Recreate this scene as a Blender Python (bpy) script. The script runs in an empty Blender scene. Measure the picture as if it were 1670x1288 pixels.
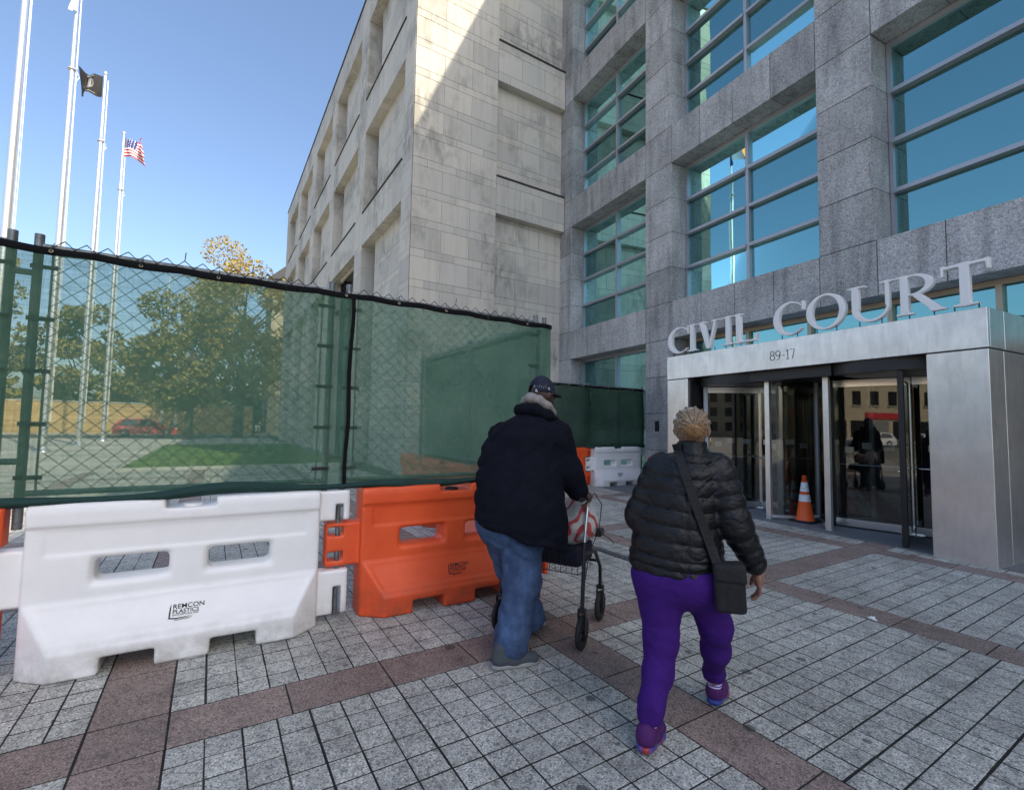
import bpy, bmesh, math, random
import numpy as np
from mathutils import Vector, Matrix

R = math.radians
scene = bpy.context.scene
col = scene.collection
random.seed(7)

# ------------------------------------------------------------------ camera
EYE = 1.6
PITCH, ROLL, YAW = R(3.583), R(0.991), R(58.162)
fw = Vector((math.cos(YAW), math.sin(YAW), 0)); ri = Vector((math.sin(YAW), -math.cos(YAW), 0)); up = Vector((0, 0, 1))
Fv = fw * math.cos(PITCH) + up * math.sin(PITCH)
Uv = up * math.cos(PITCH) - fw * math.sin(PITCH)
Rv = ri * math.cos(ROLL) + Uv * math.sin(ROLL)
Uv = Uv * math.cos(ROLL) - ri * math.sin(ROLL)
cam_d = bpy.data.cameras.new('camera')
cam_d.sensor_width = 36.0
cam_d.lens = 784.66 / 1670 * 36
cam_d.clip_start = 0.05
cam_d.clip_end = 3000
cam = bpy.data.objects.new('camera', cam_d)
col.objects.link(cam)
cam.matrix_world = Matrix(((Rv.x, Uv.x, -Fv.x, 0), (Rv.y, Uv.y, -Fv.y, 0), (Rv.z, Uv.z, -Fv.z, EYE), (0, 0, 0, 1)))
scene.camera = cam

# ------------------------------------------------------------------ light
SUN_DIR = Vector((1.0, -3.2, 2.95)).normalized()      # towards the sun
sun_el = math.asin(SUN_DIR.z)
sun_az = math.atan2(SUN_DIR.x, SUN_DIR.y)             # clockwise from +Y
world = bpy.data.worlds.new('World'); scene.world = world; world.use_nodes = True
wn = world.node_tree
sky = wn.nodes.new('ShaderNodeTexSky'); sky.sky_type = 'NISHITA'; sky.sun_disc = False
sky.sun_elevation = sun_el; sky.sun_rotation = sun_az
sky.air_density = 1.0; sky.dust_density = 3.0; sky.ozone_density = 2.7; sky.altitude = 30
bg = wn.nodes['Background']; bg.inputs[1].default_value = 0.15
wn.links.new(sky.outputs[0], bg.inputs[0])
sun_d = bpy.data.lights.new('sun', 'SUN'); sun_d.energy = 3.3; sun_d.angle = R(0.53); sun_d.color = (1.0, 0.90, 0.72)
sun = bpy.data.objects.new('sun', sun_d); col.objects.link(sun)
sun.location = SUN_DIR * 60
sun.rotation_euler = SUN_DIR.to_track_quat('Z', 'Y').to_euler()
scene.view_settings.view_transform = 'Standard'
scene.view_settings.look = 'None'
scene.view_settings.exposure = 0.95
scene.view_settings.gamma = 1.0
scene.view_settings.use_curve_mapping = False
scene.render.engine = 'CYCLES'
scene.cycles.max_bounces = 10
scene.cycles.transparent_max_bounces = 24
scene.cycles.diffuse_bounces = 4
scene.cycles.use_denoising = True

# ------------------------------------------------------------------ helpers
def tag(o, label=None, cat=None, group=None, kind=None):
    if label: o['label'] = label
    if cat: o['category'] = cat
    if group: o['group'] = group
    if kind: o['kind'] = kind
    return o

def empty(name, loc=(0, 0, 0), rz=0.0, label=None, cat=None, group=None):
    o = bpy.data.objects.new(name, None); col.objects.link(o)
    o.location = loc; o.rotation_euler = (0, 0, rz)
    return tag(o, label, cat, group)

def link(name, me, parent=None, loc=(0, 0, 0), rz=0.0):
    o = bpy.data.objects.new(name, me); col.objects.link(o)
    if parent is not None: o.parent = parent
    o.location = loc; o.rotation_euler = (0, 0, rz)
    return o

def copy_tree(o, parent=None):
    c = o.copy(); col.objects.link(c)
    if parent is not None: c.parent = parent
    for ch in list(o.children): copy_tree(ch, c)
    return c

class MB:
    """collects shapes into one mesh"""
    def __init__(s): s.v = []; s.f = []; s.m = []; s.s = []; s.M = None; s.mi = 0; s.sm = False
    def add(s, vs, fs, smooth=None):
        b = len(s.v)
        for p in vs:
            p = Vector(p)
            s.v.append(tuple(s.M @ p) if s.M is not None else tuple(p))
        for f in fs: s.f.append([b + i for i in f]); s.m.append(s.mi); s.s.append(s.sm if smooth is None else smooth)
        return s
    def box(s, x0, x1, y0, y1, z0, z1, c=0.0):
        if c <= 0:
            vs = [(x, y, z) for z in (z0, z1) for y in (y0, y1) for x in (x0, x1)]
            return s.add(vs, [(0, 2, 3, 1), (4, 5, 7, 6), (0, 1, 5, 4), (2, 6, 7, 3), (0, 4, 6, 2), (1, 3, 7, 5)], False)
        bm = bmesh.new(); bmesh.ops.create_cube(bm, size=1)
        for v in bm.verts: v.co = Vector(((x0 + x1) / 2 + v.co.x * (x1 - x0), (y0 + y1) / 2 + v.co.y * (y1 - y0), (z0 + z1) / 2 + v.co.z * (z1 - z0)))
        bmesh.ops.bevel(bm, geom=list(bm.edges), offset=c, segments=1, affect='EDGES')
        bm.verts.ensure_lookup_table()
        vs = [v.co.copy() for v in bm.verts]; fs = [[v.index for v in f.verts] for f in bm.faces]
        bm.free()
        return s.add(vs, fs, False)
    def tube(s, pts, r, n=8, cap=True, closed=False):
        pts = [Vector(p) for p in pts]; k = len(pts)
        rs = r if isinstance(r, (list, tuple)) else [r] * k
        vs = []; fs = []; prev = None
        for i, p in enumerate(pts):
            if closed: d = pts[(i + 1) % k] - pts[i - 1]
            else: d = pts[min(i + 1, k - 1)] - pts[max(i - 1, 0)]
            if d.length < 1e-9: d = Vector((0, 0, 1))
            d.normalize()
            if prev is None:
                a = Vector((0, 0, 1)) if abs(d.z) < 0.9 else Vector((1, 0, 0))
                u = d.cross(a).normalized()
            else:
                u = prev - d * prev.dot(d)
                u = u.normalized() if u.length > 1e-6 else d.orthogonal().normalized()
            prev = u; w = d.cross(u)
            for j in range(n):
                t = 2 * math.pi * j / n
                vs.append(p + (u * math.cos(t) + w * math.sin(t)) * rs[i])
        for i in range(k if closed else k - 1):
            i2 = (i + 1) % k
            for j in range(n):
                fs.append((i * n + j, i * n + (j + 1) % n, i2 * n + (j + 1) % n, i2 * n + j))
        s.add(vs, fs, n > 4)
        if cap and not closed:
            s.add(vs[:n], [tuple(range(n))[::-1]], False); s.add(vs[-n:], [tuple(range(n))], False)
        return s
    def lathe(s, prof, n=24, c=(0, 0, 0), axis='z', cap=True):
        vs = []; fs = []
        for (r, h) in prof:
            for j in range(n):
                t = 2 * math.pi * j / n
                if axis == 'z': vs.append((c[0] + r * math.cos(t), c[1] + r * math.sin(t), c[2] + h))
                elif axis == 'y': vs.append((c[0] + r * math.cos(t), c[1] + h, c[2] + r * math.sin(t)))
                else: vs.append((c[0] + h, c[1] + r * math.cos(t), c[2] + r * math.sin(t)))
        for i in range(len(prof) - 1):
            for j in range(n): fs.append((i * n + j, i * n + (j + 1) % n, (i + 1) * n + (j + 1) % n, (i + 1) * n + j))
        s.add(vs, fs, True)
        if cap:
            s.add(vs[:n], [tuple(range(n))[::-1]], False); s.add(vs[-n:], [tuple(range(n))], False)
        return s
    def prism(s, poly, h0, h1, plane='xy'):
        """poly: 2D outline (ccw); extruded between h0 and h1 along the remaining axis"""
        n = len(poly)
        def P(a, b, h): return {'xy': (a, b, h), 'xz': (a, h, b), 'yz': (h, a, b)}[plane]
        vs = [P(a, b, h0) for a, b in poly] + [P(a, b, h1) for a, b in poly]
        fs = [tuple(range(n))[::-1], tuple(range(n, 2 * n))] + [(i, (i + 1) % n, n + (i + 1) % n, n + i) for i in range(n)]
        return s.add(vs, fs, False)
    def mesh(s, name, mats):
        me = bpy.data.meshes.new(name); me.from_pydata(s.v, [], s.f)
        for m in (mats if isinstance(mats, (list, tuple)) else [mats]): me.materials.append(m)
        me.polygons.foreach_set('material_index', s.m); me.polygons.foreach_set('use_smooth', s.s)
        bm = bmesh.new(); bm.from_mesh(me); bmesh.ops.recalc_face_normals(bm, faces=bm.faces); bm.to_mesh(me); bm.free()
        me.update(); return me
    def build(s, name, mats, parent=None, loc=(0, 0, 0), rz=0.0):
        return link(name, s.mesh(name, mats), parent, loc, rz)

# ---- signed distance shapes turned into one smooth surface (surface nets)
def sdf_mesh(name, f, lo, hi, h, mat, smooth_iter=1):
    lo = np.array(lo, float); hi = np.array(hi, float)
    n = np.ceil((hi - lo) / h).astype(int) + 1
    ax = [lo[i] + h * np.arange(n[i]) for i in range(3)]
    X, Y, Z = np.meshgrid(*ax, indexing='ij')
    D = np.asarray(f(X, Y, Z), dtype=np.float64)
    D[0] = D[-1] = 1; D[:, 0] = D[:, -1] = 1; D[:, :, 0] = D[:, :, -1] = 1
    S = D < 0
    c = [S[a:n[0] - 1 + a, b:n[1] - 1 + b, d:n[2] - 1 + d] for a in (0, 1) for b in (0, 1) for d in (0, 1)]
    cnt = sum(x.astype(np.int8) for x in c)
    act = (cnt > 0) & (cnt < 8)
    idx = np.full(act.shape, -1); I = np.argwhere(act); idx[act] = np.arange(len(I))
    corners = np.array([(a, b, d) for a in (0, 1) for b in (0, 1) for d in (0, 1)])
    cd = np.stack([D[I[:, 0] + a, I[:, 1] + b, I[:, 2] + d] for a, b, d in corners], 1)
    pos = np.zeros((len(I), 3)); wt = np.zeros(len(I))
    for i in range(8):
        for j in range(i + 1, 8):
            if np.abs(corners[i] - corners[j]).sum() != 1: continue
            m = (cd[:, i] < 0) != (cd[:, j] < 0)
            t = cd[:, i] / np.where(m, cd[:, i] - cd[:, j], 1)
            p = corners[i] + (corners[j] - corners[i]) * t[:, None]
            pos[m] += p[m]; wt[m] += 1
    pos = lo + (I + pos / wt[:, None]) * h
    F = []
    for a in range(3):
        b, d = (a + 1) % 3, (a + 2) % 3
        sl0 = [slice(None)] * 3; sl1 = [slice(None)] * 3
        sl0[a] = slice(0, n[a] - 1); sl1[a] = slice(1, n[a])
        E = np.argwhere(S[tuple(sl0)] != S[tuple(sl1)])
        inside = S[E[:, 0], E[:, 1], E[:, 2]]
        eb = np.zeros(3, int); eb[b] = 1; ed = np.zeros(3, int); ed[d] = 1
        q = [E - eb - ed, E - ed, E, E - eb]
        qi = np.stack([idx[x[:, 0], x[:, 1], x[:, 2]] for x in q], 1)
        qi[~inside] = qi[~inside][:, ::-1]
        F.append(qi)
    F = np.concatenate(F)
    for _ in range(smooth_iter):
        acc = np.zeros_like(pos); k = np.zeros(len(pos))
        for i in range(4):
            for j in ((i + 1) % 4, (i + 3) % 4):
                np.add.at(acc, F[:, i], pos[F[:, j]]); np.add.at(k, F[:, i], 1)
        pos = pos * 0.5 + 0.5 * acc / np.maximum(k, 1)[:, None]
    me = bpy.data.meshes.new(name)
    me.from_pydata(pos.tolist(), [], F.tolist())
    for m in (mat if isinstance(mat, (list, tuple)) else [mat]): me.materials.append(m)
    me.polygons.foreach_set('use_smooth', [True] * len(F)); me.update()
    return me

def capsule(P, a, b, ra, rb, puff=None):
    X, Y, Z = P; a = np.array(a, float); b = np.array(b, float); ba = b - a; L2 = ba @ ba
    h = np.clip(((X - a[0]) * ba[0] + (Y - a[1]) * ba[1] + (Z - a[2]) * ba[2]) / L2, 0, 1)
    d = np.sqrt((X - a[0] - h * ba[0]) ** 2 + (Y - a[1] - h * ba[1]) ** 2 + (Z - a[2] - h * ba[2]) ** 2) - (ra + (rb - ra) * h)
    if puff:
        pitch, amp = puff
        d = d - amp * (np.abs(np.sin(np.pi * h * math.sqrt(L2) / pitch)) ** 0.6 - 0.75)
    return d

def chain(P, pts, k=0.03, puff=None):
    d = None
    for (a, ra), (b, rb) in zip(pts[:-1], pts[1:]):
        e = capsule(P, a, b, ra, rb, puff); d = e if d is None else smin(d, e, k)
    return d

def ellipsoid(P, c, r):
    x, y, z = (P[0] - c[0]), (P[1] - c[1]), (P[2] - c[2])
    k0 = np.sqrt((x / r[0]) ** 2 + (y / r[1]) ** 2 + (z / r[2]) ** 2)
    k1 = np.sqrt((x / r[0] ** 2) ** 2 + (y / r[1] ** 2) ** 2 + (z / r[2] ** 2) ** 2) + 1e-9
    return k0 * (k0 - 1) / k1

def smin(a, b, k):
    h = np.clip(0.5 + 0.5 * (b - a) / k, 0, 1)
    return b * (1 - h) + a * h - k * h * (1 - h)

def smax(a, b, k): return -smin(-a, -b, k)

def sections(P, tab):
    """tab: rows (z, cx, cy, rx, ry): stacked ellipses"""
    t = np.array(tab); z = np.clip(P[2], t[0, 0], t[-1, 0])
    cx, cy, rx, ry = (np.interp(z, t[:, 0], t[:, i]) for i in (1, 2, 3, 4))
    k = np.sqrt(((P[0] - cx) / rx) ** 2 + ((P[1] - cy) / ry) ** 2)
    d = (k - 1) * np.minimum(rx, ry)
    dz = np.maximum(t[0, 0] - P[2], P[2] - t[-1, 0])
    return np.maximum(d, dz)

def wob(P, f, seed=0):
    rs = np.random.RandomState(seed); d = 0
    for _ in range(5):
        k = rs.normal(size=3); k = k / np.linalg.norm(k) * f * rs.uniform(.6, 1.5); ph = rs.uniform(0, 6.28)
        d = d + np.sin(P[0] * k[0] + P[1] * k[1] + P[2] * k[2] + ph)
    return d / 5

def crease(P, dirs, f, seed, width=.22):
    """narrow irregular grooves running across the given direction"""
    k = np.array(dirs, float); k = k / np.linalg.norm(k) * f
    s = np.sin(P[0] * k[0] + P[1] * k[1] + P[2] * k[2] + wob(P, f * .30, seed) * 5.5)
    m = np.clip(wob(P, f * .26, seed + 50) * 2.2 - .05, 0, 1)
    return np.exp(-(s / width) ** 2) * m

# ------------------------------------------------------------------ materials
def mat(name, base=(0.5, 0.5, 0.5), rough=0.6, metal=0.0, spec=0.5, fn=None, **kw):
    m = bpy.data.materials.new(name); m.use_nodes = True
    nt = m.node_tree; b = nt.nodes['Principled BSDF']
    b.inputs['Base Color'].default_value = (*base, 1); b.inputs['Roughness'].default_value = rough
    b.inputs['Metallic'].default_value = metal; b.inputs['Specular IOR Level'].default_value = spec
    for k, v in kw.items(): b.inputs[k.replace('_', ' ')].default_value = v
    if fn: fn(NT(nt, b))
    return m

class NT:
    def __init__(s, nt, b): s.nt = nt; s.b = b; s._pos = None
    def n(s, t, **kw):
        o = s.nt.nodes.new(t)
        for k, v in kw.items():
            if hasattr(o, k): setattr(o, k, v)
        return o
    def l(s, a, b): s.nt.links.new(a, b)
    def pos(s):
        if s._pos is None: s._pos = s.n('ShaderNodeNewGeometry').outputs['Position']
        return s._pos
    def obj(s): return s.n('ShaderNodeTexCoord').outputs['Object']
    def scaled(s, v, sc, rot=(0, 0, 0)):
        m = s.n('ShaderNodeMapping'); s.l(v, m.inputs[0]); m.inputs['Scale'].default_value = sc; m.inputs['Rotation'].default_value = rot
        return m.outputs[0]
    def noise(s, v, scale, detail=3, rough=0.55, dist=0.0):
        t = s.n('ShaderNodeTexNoise'); s.l(v, t.inputs['Vector']); t.inputs['Scale'].default_value = scale
        t.inputs['Detail'].default_value = detail; t.inputs['Roughness'].default_value = rough; t.inputs['Distortion'].default_value = dist
        return t.outputs['Fac']
    def voro(s, v, scale, out='Color', feature='F1'):
        t = s.n('ShaderNodeTexVoronoi'); t.feature = feature; s.l(v, t.inputs['Vector']); t.inputs['Scale'].default_value = scale
        return t.outputs[out]
    def ramp(s, fac, stops):
        r = s.n('ShaderNodeValToRGB'); s.l(fac, r.inputs[0]); e = r.color_ramp.elements
        while len(e) < len(stops): e.new(0.5)
        for i, (p, c) in enumerate(stops):
            e[i].position = p; e[i].color = (*c, 1) if len(c) == 3 else c
        return r.outputs[0]
    def g(s, v): return (v, v, v)
    def math(s, op, a, b=None, c=None):
        m = s.n('ShaderNodeMath'); m.operation = op
        for i, x in enumerate((a, b, c)):
            if x is None: continue
            if isinstance(x, (int, float)): m.inputs[i].default_value = x
            else: s.l(x, m.inputs[i])
        return m.outputs[0]
    def mix(s, fac, a, b, mode='MIX'):
        m = s.n('ShaderNodeMix'); m.data_type = 'RGBA'; m.blend_type = mode
        for i, x in ((0, fac), (6, a), (7, b)):
            if isinstance(x, (int, float)): m.inputs[i].default_value = x
            elif isinstance(x, tuple): m.inputs[i].default_value = (*x, 1)
            else: s.l(x, m.inputs[i])
        return m.outputs[2]
    def rnd(s): return s.n('ShaderNodeObjectInfo').outputs['Random']
    def island(s): return s.n('ShaderNodeNewGeometry').outputs['Random Per Island']
    def color(s, c): s.l(c, s.b.inputs['Base Color'])
    def rough(s, c): s.l(c, s.b.inputs['Roughness'])
    def bump(s, h, strength=0.3, dist=0.01):
        b = s.n('ShaderNodeBump'); b.inputs['Strength'].default_value = strength; b.inputs['Distance'].default_value = dist
        s.l(h, b.inputs['Height']); s.l(b.outputs[0], s.b.inputs['Normal'])

def granite_fn(lo, mid, hi, scale, stain=0.35, streak=True, var=0.16, tint=None, gum=False, vc=0.62):
    def fn(t):
        v = t.pos()
        a = t.noise(v, scale, 2, 0.7)
        c = t.ramp(a, [(0.36, lo), (0.47, mid), (0.58, mid), (0.66, hi)])
        vo = t.voro(v, scale * 0.62)
        bw = t.n('ShaderNodeRGBToBW'); t.l(vo, bw.inputs[0])
        c = t.mix(vc, c, t.ramp(bw.outputs[0], [(0.18, t.g(0.28)), (0.42, t.g(0.92)), (0.75, t.g(1.12)), (0.92, t.g(1.5))]), 'MULTIPLY')
        r = t.math('FRACT', t.math('ADD', t.rnd(), t.island()))
        c = t.mix(1.0, c, t.ramp(r, [(0, t.g(1 - var)), (1, t.g(1 + var * 0.7))]), 'MULTIPLY')
        if streak:
            s1 = t.noise(t.scaled(v, (2.4, 2.4, 0.28)), 1.6, 4, 0.6, 0.4)
            c = t.mix(stain, c, t.ramp(s1, [(0.33, (0.36, 0.34, 0.33)), (0.50, (0.95, 0.95, 0.95)), (0.68, (1.12, 1.1, 1.06))]), 'MULTIPLY')
        s2 = t.noise(v, 0.9, 4, 0.62)
        c = t.mix(stain, c, t.ramp(s2, [(0.34, (0.5, 0.49, 0.48)), (0.55, t.g(1.0)), (0.75, t.g(1.1))]), 'MULTIPLY')
        if gum:
            vd = t.n('ShaderNodeTexVoronoi'); vd.voronoi_dimensions = '2D'; vd.feature = 'F1'; t.l(v, vd.inputs['Vector']); vd.inputs['Scale'].default_value = 1.9
            dn = t.math('ADD', vd.outputs['Distance'], t.math('MULTIPLY', t.math('SUBTRACT', t.noise(v, 30, 2), 0.5), 0.05))
            sep = t.n('ShaderNodeSeparateColor'); t.l(vd.outputs['Color'], sep.inputs[0])
            rad = t.math('MULTIPLY', t.math('SUBTRACT', sep.outputs[0], 0.45), 0.11)
            hit = t.math('LESS_THAN', dn, t.math('ADD', rad, 0.022))
            c = t.mix(t.math('MULTIPLY', hit, 0.72), c, (0.035, 0.036, 0.038))
            s3 = t.noise(v, 5.5, 4, 0.65)
            c = t.mix(0.7, c, t.ramp(s3, [(0.3, t.g(0.55)), (0.5, t.g(1.0)), (0.8, t.g(1.15))]), 'MULTIPLY')
            s4 = t.noise(v, 0.55, 5, 0.65, 0.5); c = t.mix(0.6, c, t.ramp(s4, [(0.36, t.g(0.62)), (0.52, t.g(1.0)), (0.75, t.g(1.1))]), 'MULTIPLY')
        t.color(c)
        t.rough(t.ramp(a, [(0.3, t.g(0.75)), (0.7, t.g(0.5))]))
        t.bump(a, 0.18, 0.004)
    return fn

M = {}
M['granite'] = mat('grey granite', fn=granite_fn((0.25, 0.247, 0.245), (0.475, 0.47, 0.46), (0.68, 0.675, 0.66), 62, 0.5, var=.2, vc=0.42))
M['paver'] = mat('speckled grey paver', fn=granite_fn((0.13, 0.13, 0.12), (0.52, 0.515, 0.46), (0.90, 0.89, 0.82), 105, 0.28, False, 0.13, gum=True))
M['red_paver'] = mat('dark pink granite paver', fn=granite_fn((0.11, 0.08, 0.068), (0.32, 0.24, 0.205), (0.54, 0.45, 0.39), 130, 0.28, False, 0.13, gum=True))
M['joint'] = mat('paving joint dirt', rough=0.95, fn=lambda t: t.color(t.ramp(t.noise(t.pos(), 6, 4), [(0.45, (0.012, 0.012, 0.011)), (0.62, (0.03, 0.03, 0.022))])))
M['mortar'] = mat('dark wall joint', (0.045, 0.045, 0.045), 0.95)
M['lime_joint'] = mat('limestone joint', (0.20, 0.19, 0.17), 0.95)
M['bluestone'] = mat('smooth dark apron stone', fn=granite_fn((0.12, 0.125, 0.13), (0.20, 0.205, 0.215), (0.28, 0.285, 0.295), 160, 0.3, False))

def lime_fn(t):
    v = t.pos()
    a = t.noise(v, 60, 3, 0.6)
    c = t.ramp(a, [(0.3, (0.53, 0.50, 0.435)), (0.7, (0.66, 0.625, 0.55))])
    r = t.math('FRACT', t.math('ADD', t.rnd(), t.island()))
    c = t.mix(1.0, c, t.ramp(r, [(0, (0.86, 0.86, 0.87)), (0.5, (1, 1, 1)), (1, (1.07, 1.05, 1.02))]), 'MULTIPLY')
    big = t.noise(v, 0.42, 4, 0.6)
    fine = t.noise(t.scaled(v, (1.6, 1.6, 0.7)), 2.2, 5, 0.65, 0.6)
    dark = t.math('MULTIPLY', t.ramp(big, [(0.48, t.g(0)), (0.62, t.g(1))]), t.ramp(fine, [(0.40, t.g(0)), (0.56, t.g(1))]))
    c = t.mix(t.math('MULTIPLY', dark, 0.62), c, (0.21, 0.20, 0.17))
    st = t.noise(t.scaled(v, (5, 5, 0.25)), 1.5, 4, 0.6)
    c = t.mix(0.28, c, t.ramp(st, [(0.32, (0.62, 0.60, 0.55)), (0.5, t.g(1)), (0.7, t.g(1.06))]), 'MULTIPLY')
    t.color(c); t.bump(t.math('ADD', a, fine), 0.25, 0.01)
M['lime'] = mat('weathered limestone', rough=0.85, fn=lime_fn)
M['lime_cap'] = mat('dirty ledge cap', (0.06, 0.055, 0.05), 0.9)

def steel_fn(t):
    v = t.pos()
    st = t.noise(t.scaled(v, (60, 60, 1.2)), 3, 3, 0.6)
    bl = t.noise(v, 2.4, 5, 0.6, 0.3)
    sm = t.noise(t.scaled(v, (9, 9, 2.0)), 1.5, 5, 0.6, 0.5)
    c = t.ramp(bl, [(0.3, (0.74, 0.72, 0.68)), (0.7, (0.90, 0.875, 0.83))])
    c = t.mix(0.5, c, t.ramp(sm, [(0.35, t.g(0.84)), (0.6, t.g(1.03))]), 'MULTIPLY')
    t.color(c)
    rr = t.ramp(sm, [(0.3, t.g(0.44)), (0.7, t.g(0.32))])
    t.rough(t.mix(0.25, rr, t.ramp(st, [(0.3, t.g(0.25)), (0.7, t.g(0.5))])))
    t.bump(t.math('ADD', st, t.math('MULTIPLY', bl, 2)), 0.025, 0.003)
M['steel'] = mat('brushed stainless steel', (0.6, 0.6, 0.6), 0.33, 0.9, fn=steel_fn)
M['letter'] = mat('satin metal letter face', (0.90, 0.885, 0.85), 0.5, 0.0)
M['alu'] = mat('grey aluminium frame', (0.42, 0.43, 0.46), 0.42, 0.5)
M['gold_alu'] = mat('bronze tinted frame', (0.42, 0.36, 0.27), 0.4, 0.6)
M['chrome'] = mat('bright metal bar', (0.75, 0.75, 0.75), 0.22, 1.0)
M['black_metal'] = mat('black painted metal', (0.012, 0.012, 0.014), 0.38)
M['dark_panel'] = mat('dark bronze panel', (0.03, 0.03, 0.032), 0.4, 0.3)
M['galv'] = mat('galvanised steel tube', (0.20, 0.21, 0.21), 0.5, 0.6,
                fn=lambda t: (t.color(t.ramp(t.noise(t.pos(), 22, 3), [(0.3, (0.12, 0.13, 0.13)), (0.7, (0.25, 0.265, 0.265))]))))
M['wire'] = mat('backlit dark chain wire', (0.035, 0.045, 0.042), 0.7, 0.2)  # dark tone stands for wire in shade, seen against the light
M['hem'] = mat('black hem tape', (0.008, 0.009, 0.010), 0.9, 0.0, 0.1)
M['grommet'] = mat('brass grommet', (0.5, 0.45, 0.33), 0.35, 1.0)
M['lamp_on'] = mat('lit lamp', (0.8, 0.6, 0.35), 0.5, Emission_Color=(1.0, 0.62, 0.25, 1), Emission_Strength=2.2)
M['tube_on'] = mat('lit office tube', (0.8, 0.8, 0.7), 0.5, Emission_Color=(1.0, 0.86, 0.55, 1), Emission_Strength=3.0)
M['interior'] = mat('office interior wall', (0.20, 0.20, 0.185), 0.9)
M['interior_dark'] = mat('dark lobby wall', (0.05, 0.045, 0.04), 0.7)
M['blind'] = mat('pale window blind', (0.16, 0.18, 0.165), 0.8,
                 fn=lambda t: t.bump(t.noise(t.scaled(t.pos(), (0, 0, 30)), 1, 0), 0.6, 0.02))
M['paper'] = mat('paper notice', (0.72, 0.72, 0.68), 0.8,
                 fn=lambda t: t.color(t.ramp(t.noise(t.scaled(t.obj(), (40, 40, 160)), 2, 2), [(0.45, (0.72, 0.72, 0.68)), (0.52, (0.35, 0.35, 0.33)), (0.60, (0.72, 0.72, 0.68))])))
M['black_text'] = mat('black print', (0.015, 0.015, 0.015), 0.6)
M['grey_text'] = mat('dark grey incised numerals', (0.16, 0.155, 0.15), 0.5, 0.5)
M['rubber'] = mat('black rubber', (0.014, 0.014, 0.015), 0.7,
                  fn=lambda t: t.bump(t.noise(t.pos(), 120, 2), 0.2, 0.002))

def glass_mat(name, gl, tr, base, ior, rough=0.0, wavy=0.0):
    m = bpy.data.materials.new(name); m.use_nodes = True; nt = m.node_tree
    nt.nodes.remove(nt.nodes['Principled BSDF']); out = nt.nodes['Material Output']
    g = nt.nodes.new('ShaderNodeBsdfGlossy'); g.inputs['Color'].default_value = (*gl, 1); g.inputs['Roughness'].default_value = rough
    t = nt.nodes.new('ShaderNodeBsdfTransparent'); t.inputs['Color'].default_value = (*tr, 1)
    fr = nt.nodes.new('ShaderNodeFresnel'); fr.inputs['IOR'].default_value = ior
    ad = nt.nodes.new('ShaderNodeMath'); ad.operation = 'MULTIPLY_ADD'; ad.inputs[1].default_value = 1 - base; ad.inputs[2].default_value = base
    nt.links.new(fr.outputs[0], ad.inputs[0])
    mx = nt.nodes.new('ShaderNodeMixShader'); nt.links.new(ad.outputs[0], mx.inputs[0])
    nt.links.new(t.outputs[0], mx.inputs[1]); nt.links.new(g.outputs[0], mx.inputs[2]); nt.links.new(mx.outputs[0], out.inputs[0])
    if wavy:
        ge = nt.nodes.new('ShaderNodeNewGeometry'); no = nt.nodes.new('ShaderNodeTexNoise'); no.inputs['Scale'].default_value = 0.9
        nt.links.new(ge.outputs['Position'], no.inputs['Vector'])
        bu = nt.nodes.new('ShaderNodeBump'); bu.inputs['Strength'].default_value = wavy; bu.inputs['Distance'].default_value = 0.02
        nt.links.new(no.outputs['Fac'], bu.inputs['Height']); nt.links.new(bu.outputs[0], g.inputs['Normal'])
    return m
M['win_glass'] = glass_mat('teal coated window glass', (0.45, 0.88, 0.87), (0.18, 0.28, 0.245), 0.40, 1.5, 0.0, 0.05)
M['door_glass'] = glass_mat('clear door glass', (0.92, 0.92, 0.88), (0.45, 0.48, 0.46), 0.07, 1.5, 0.0, 0.02)

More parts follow.
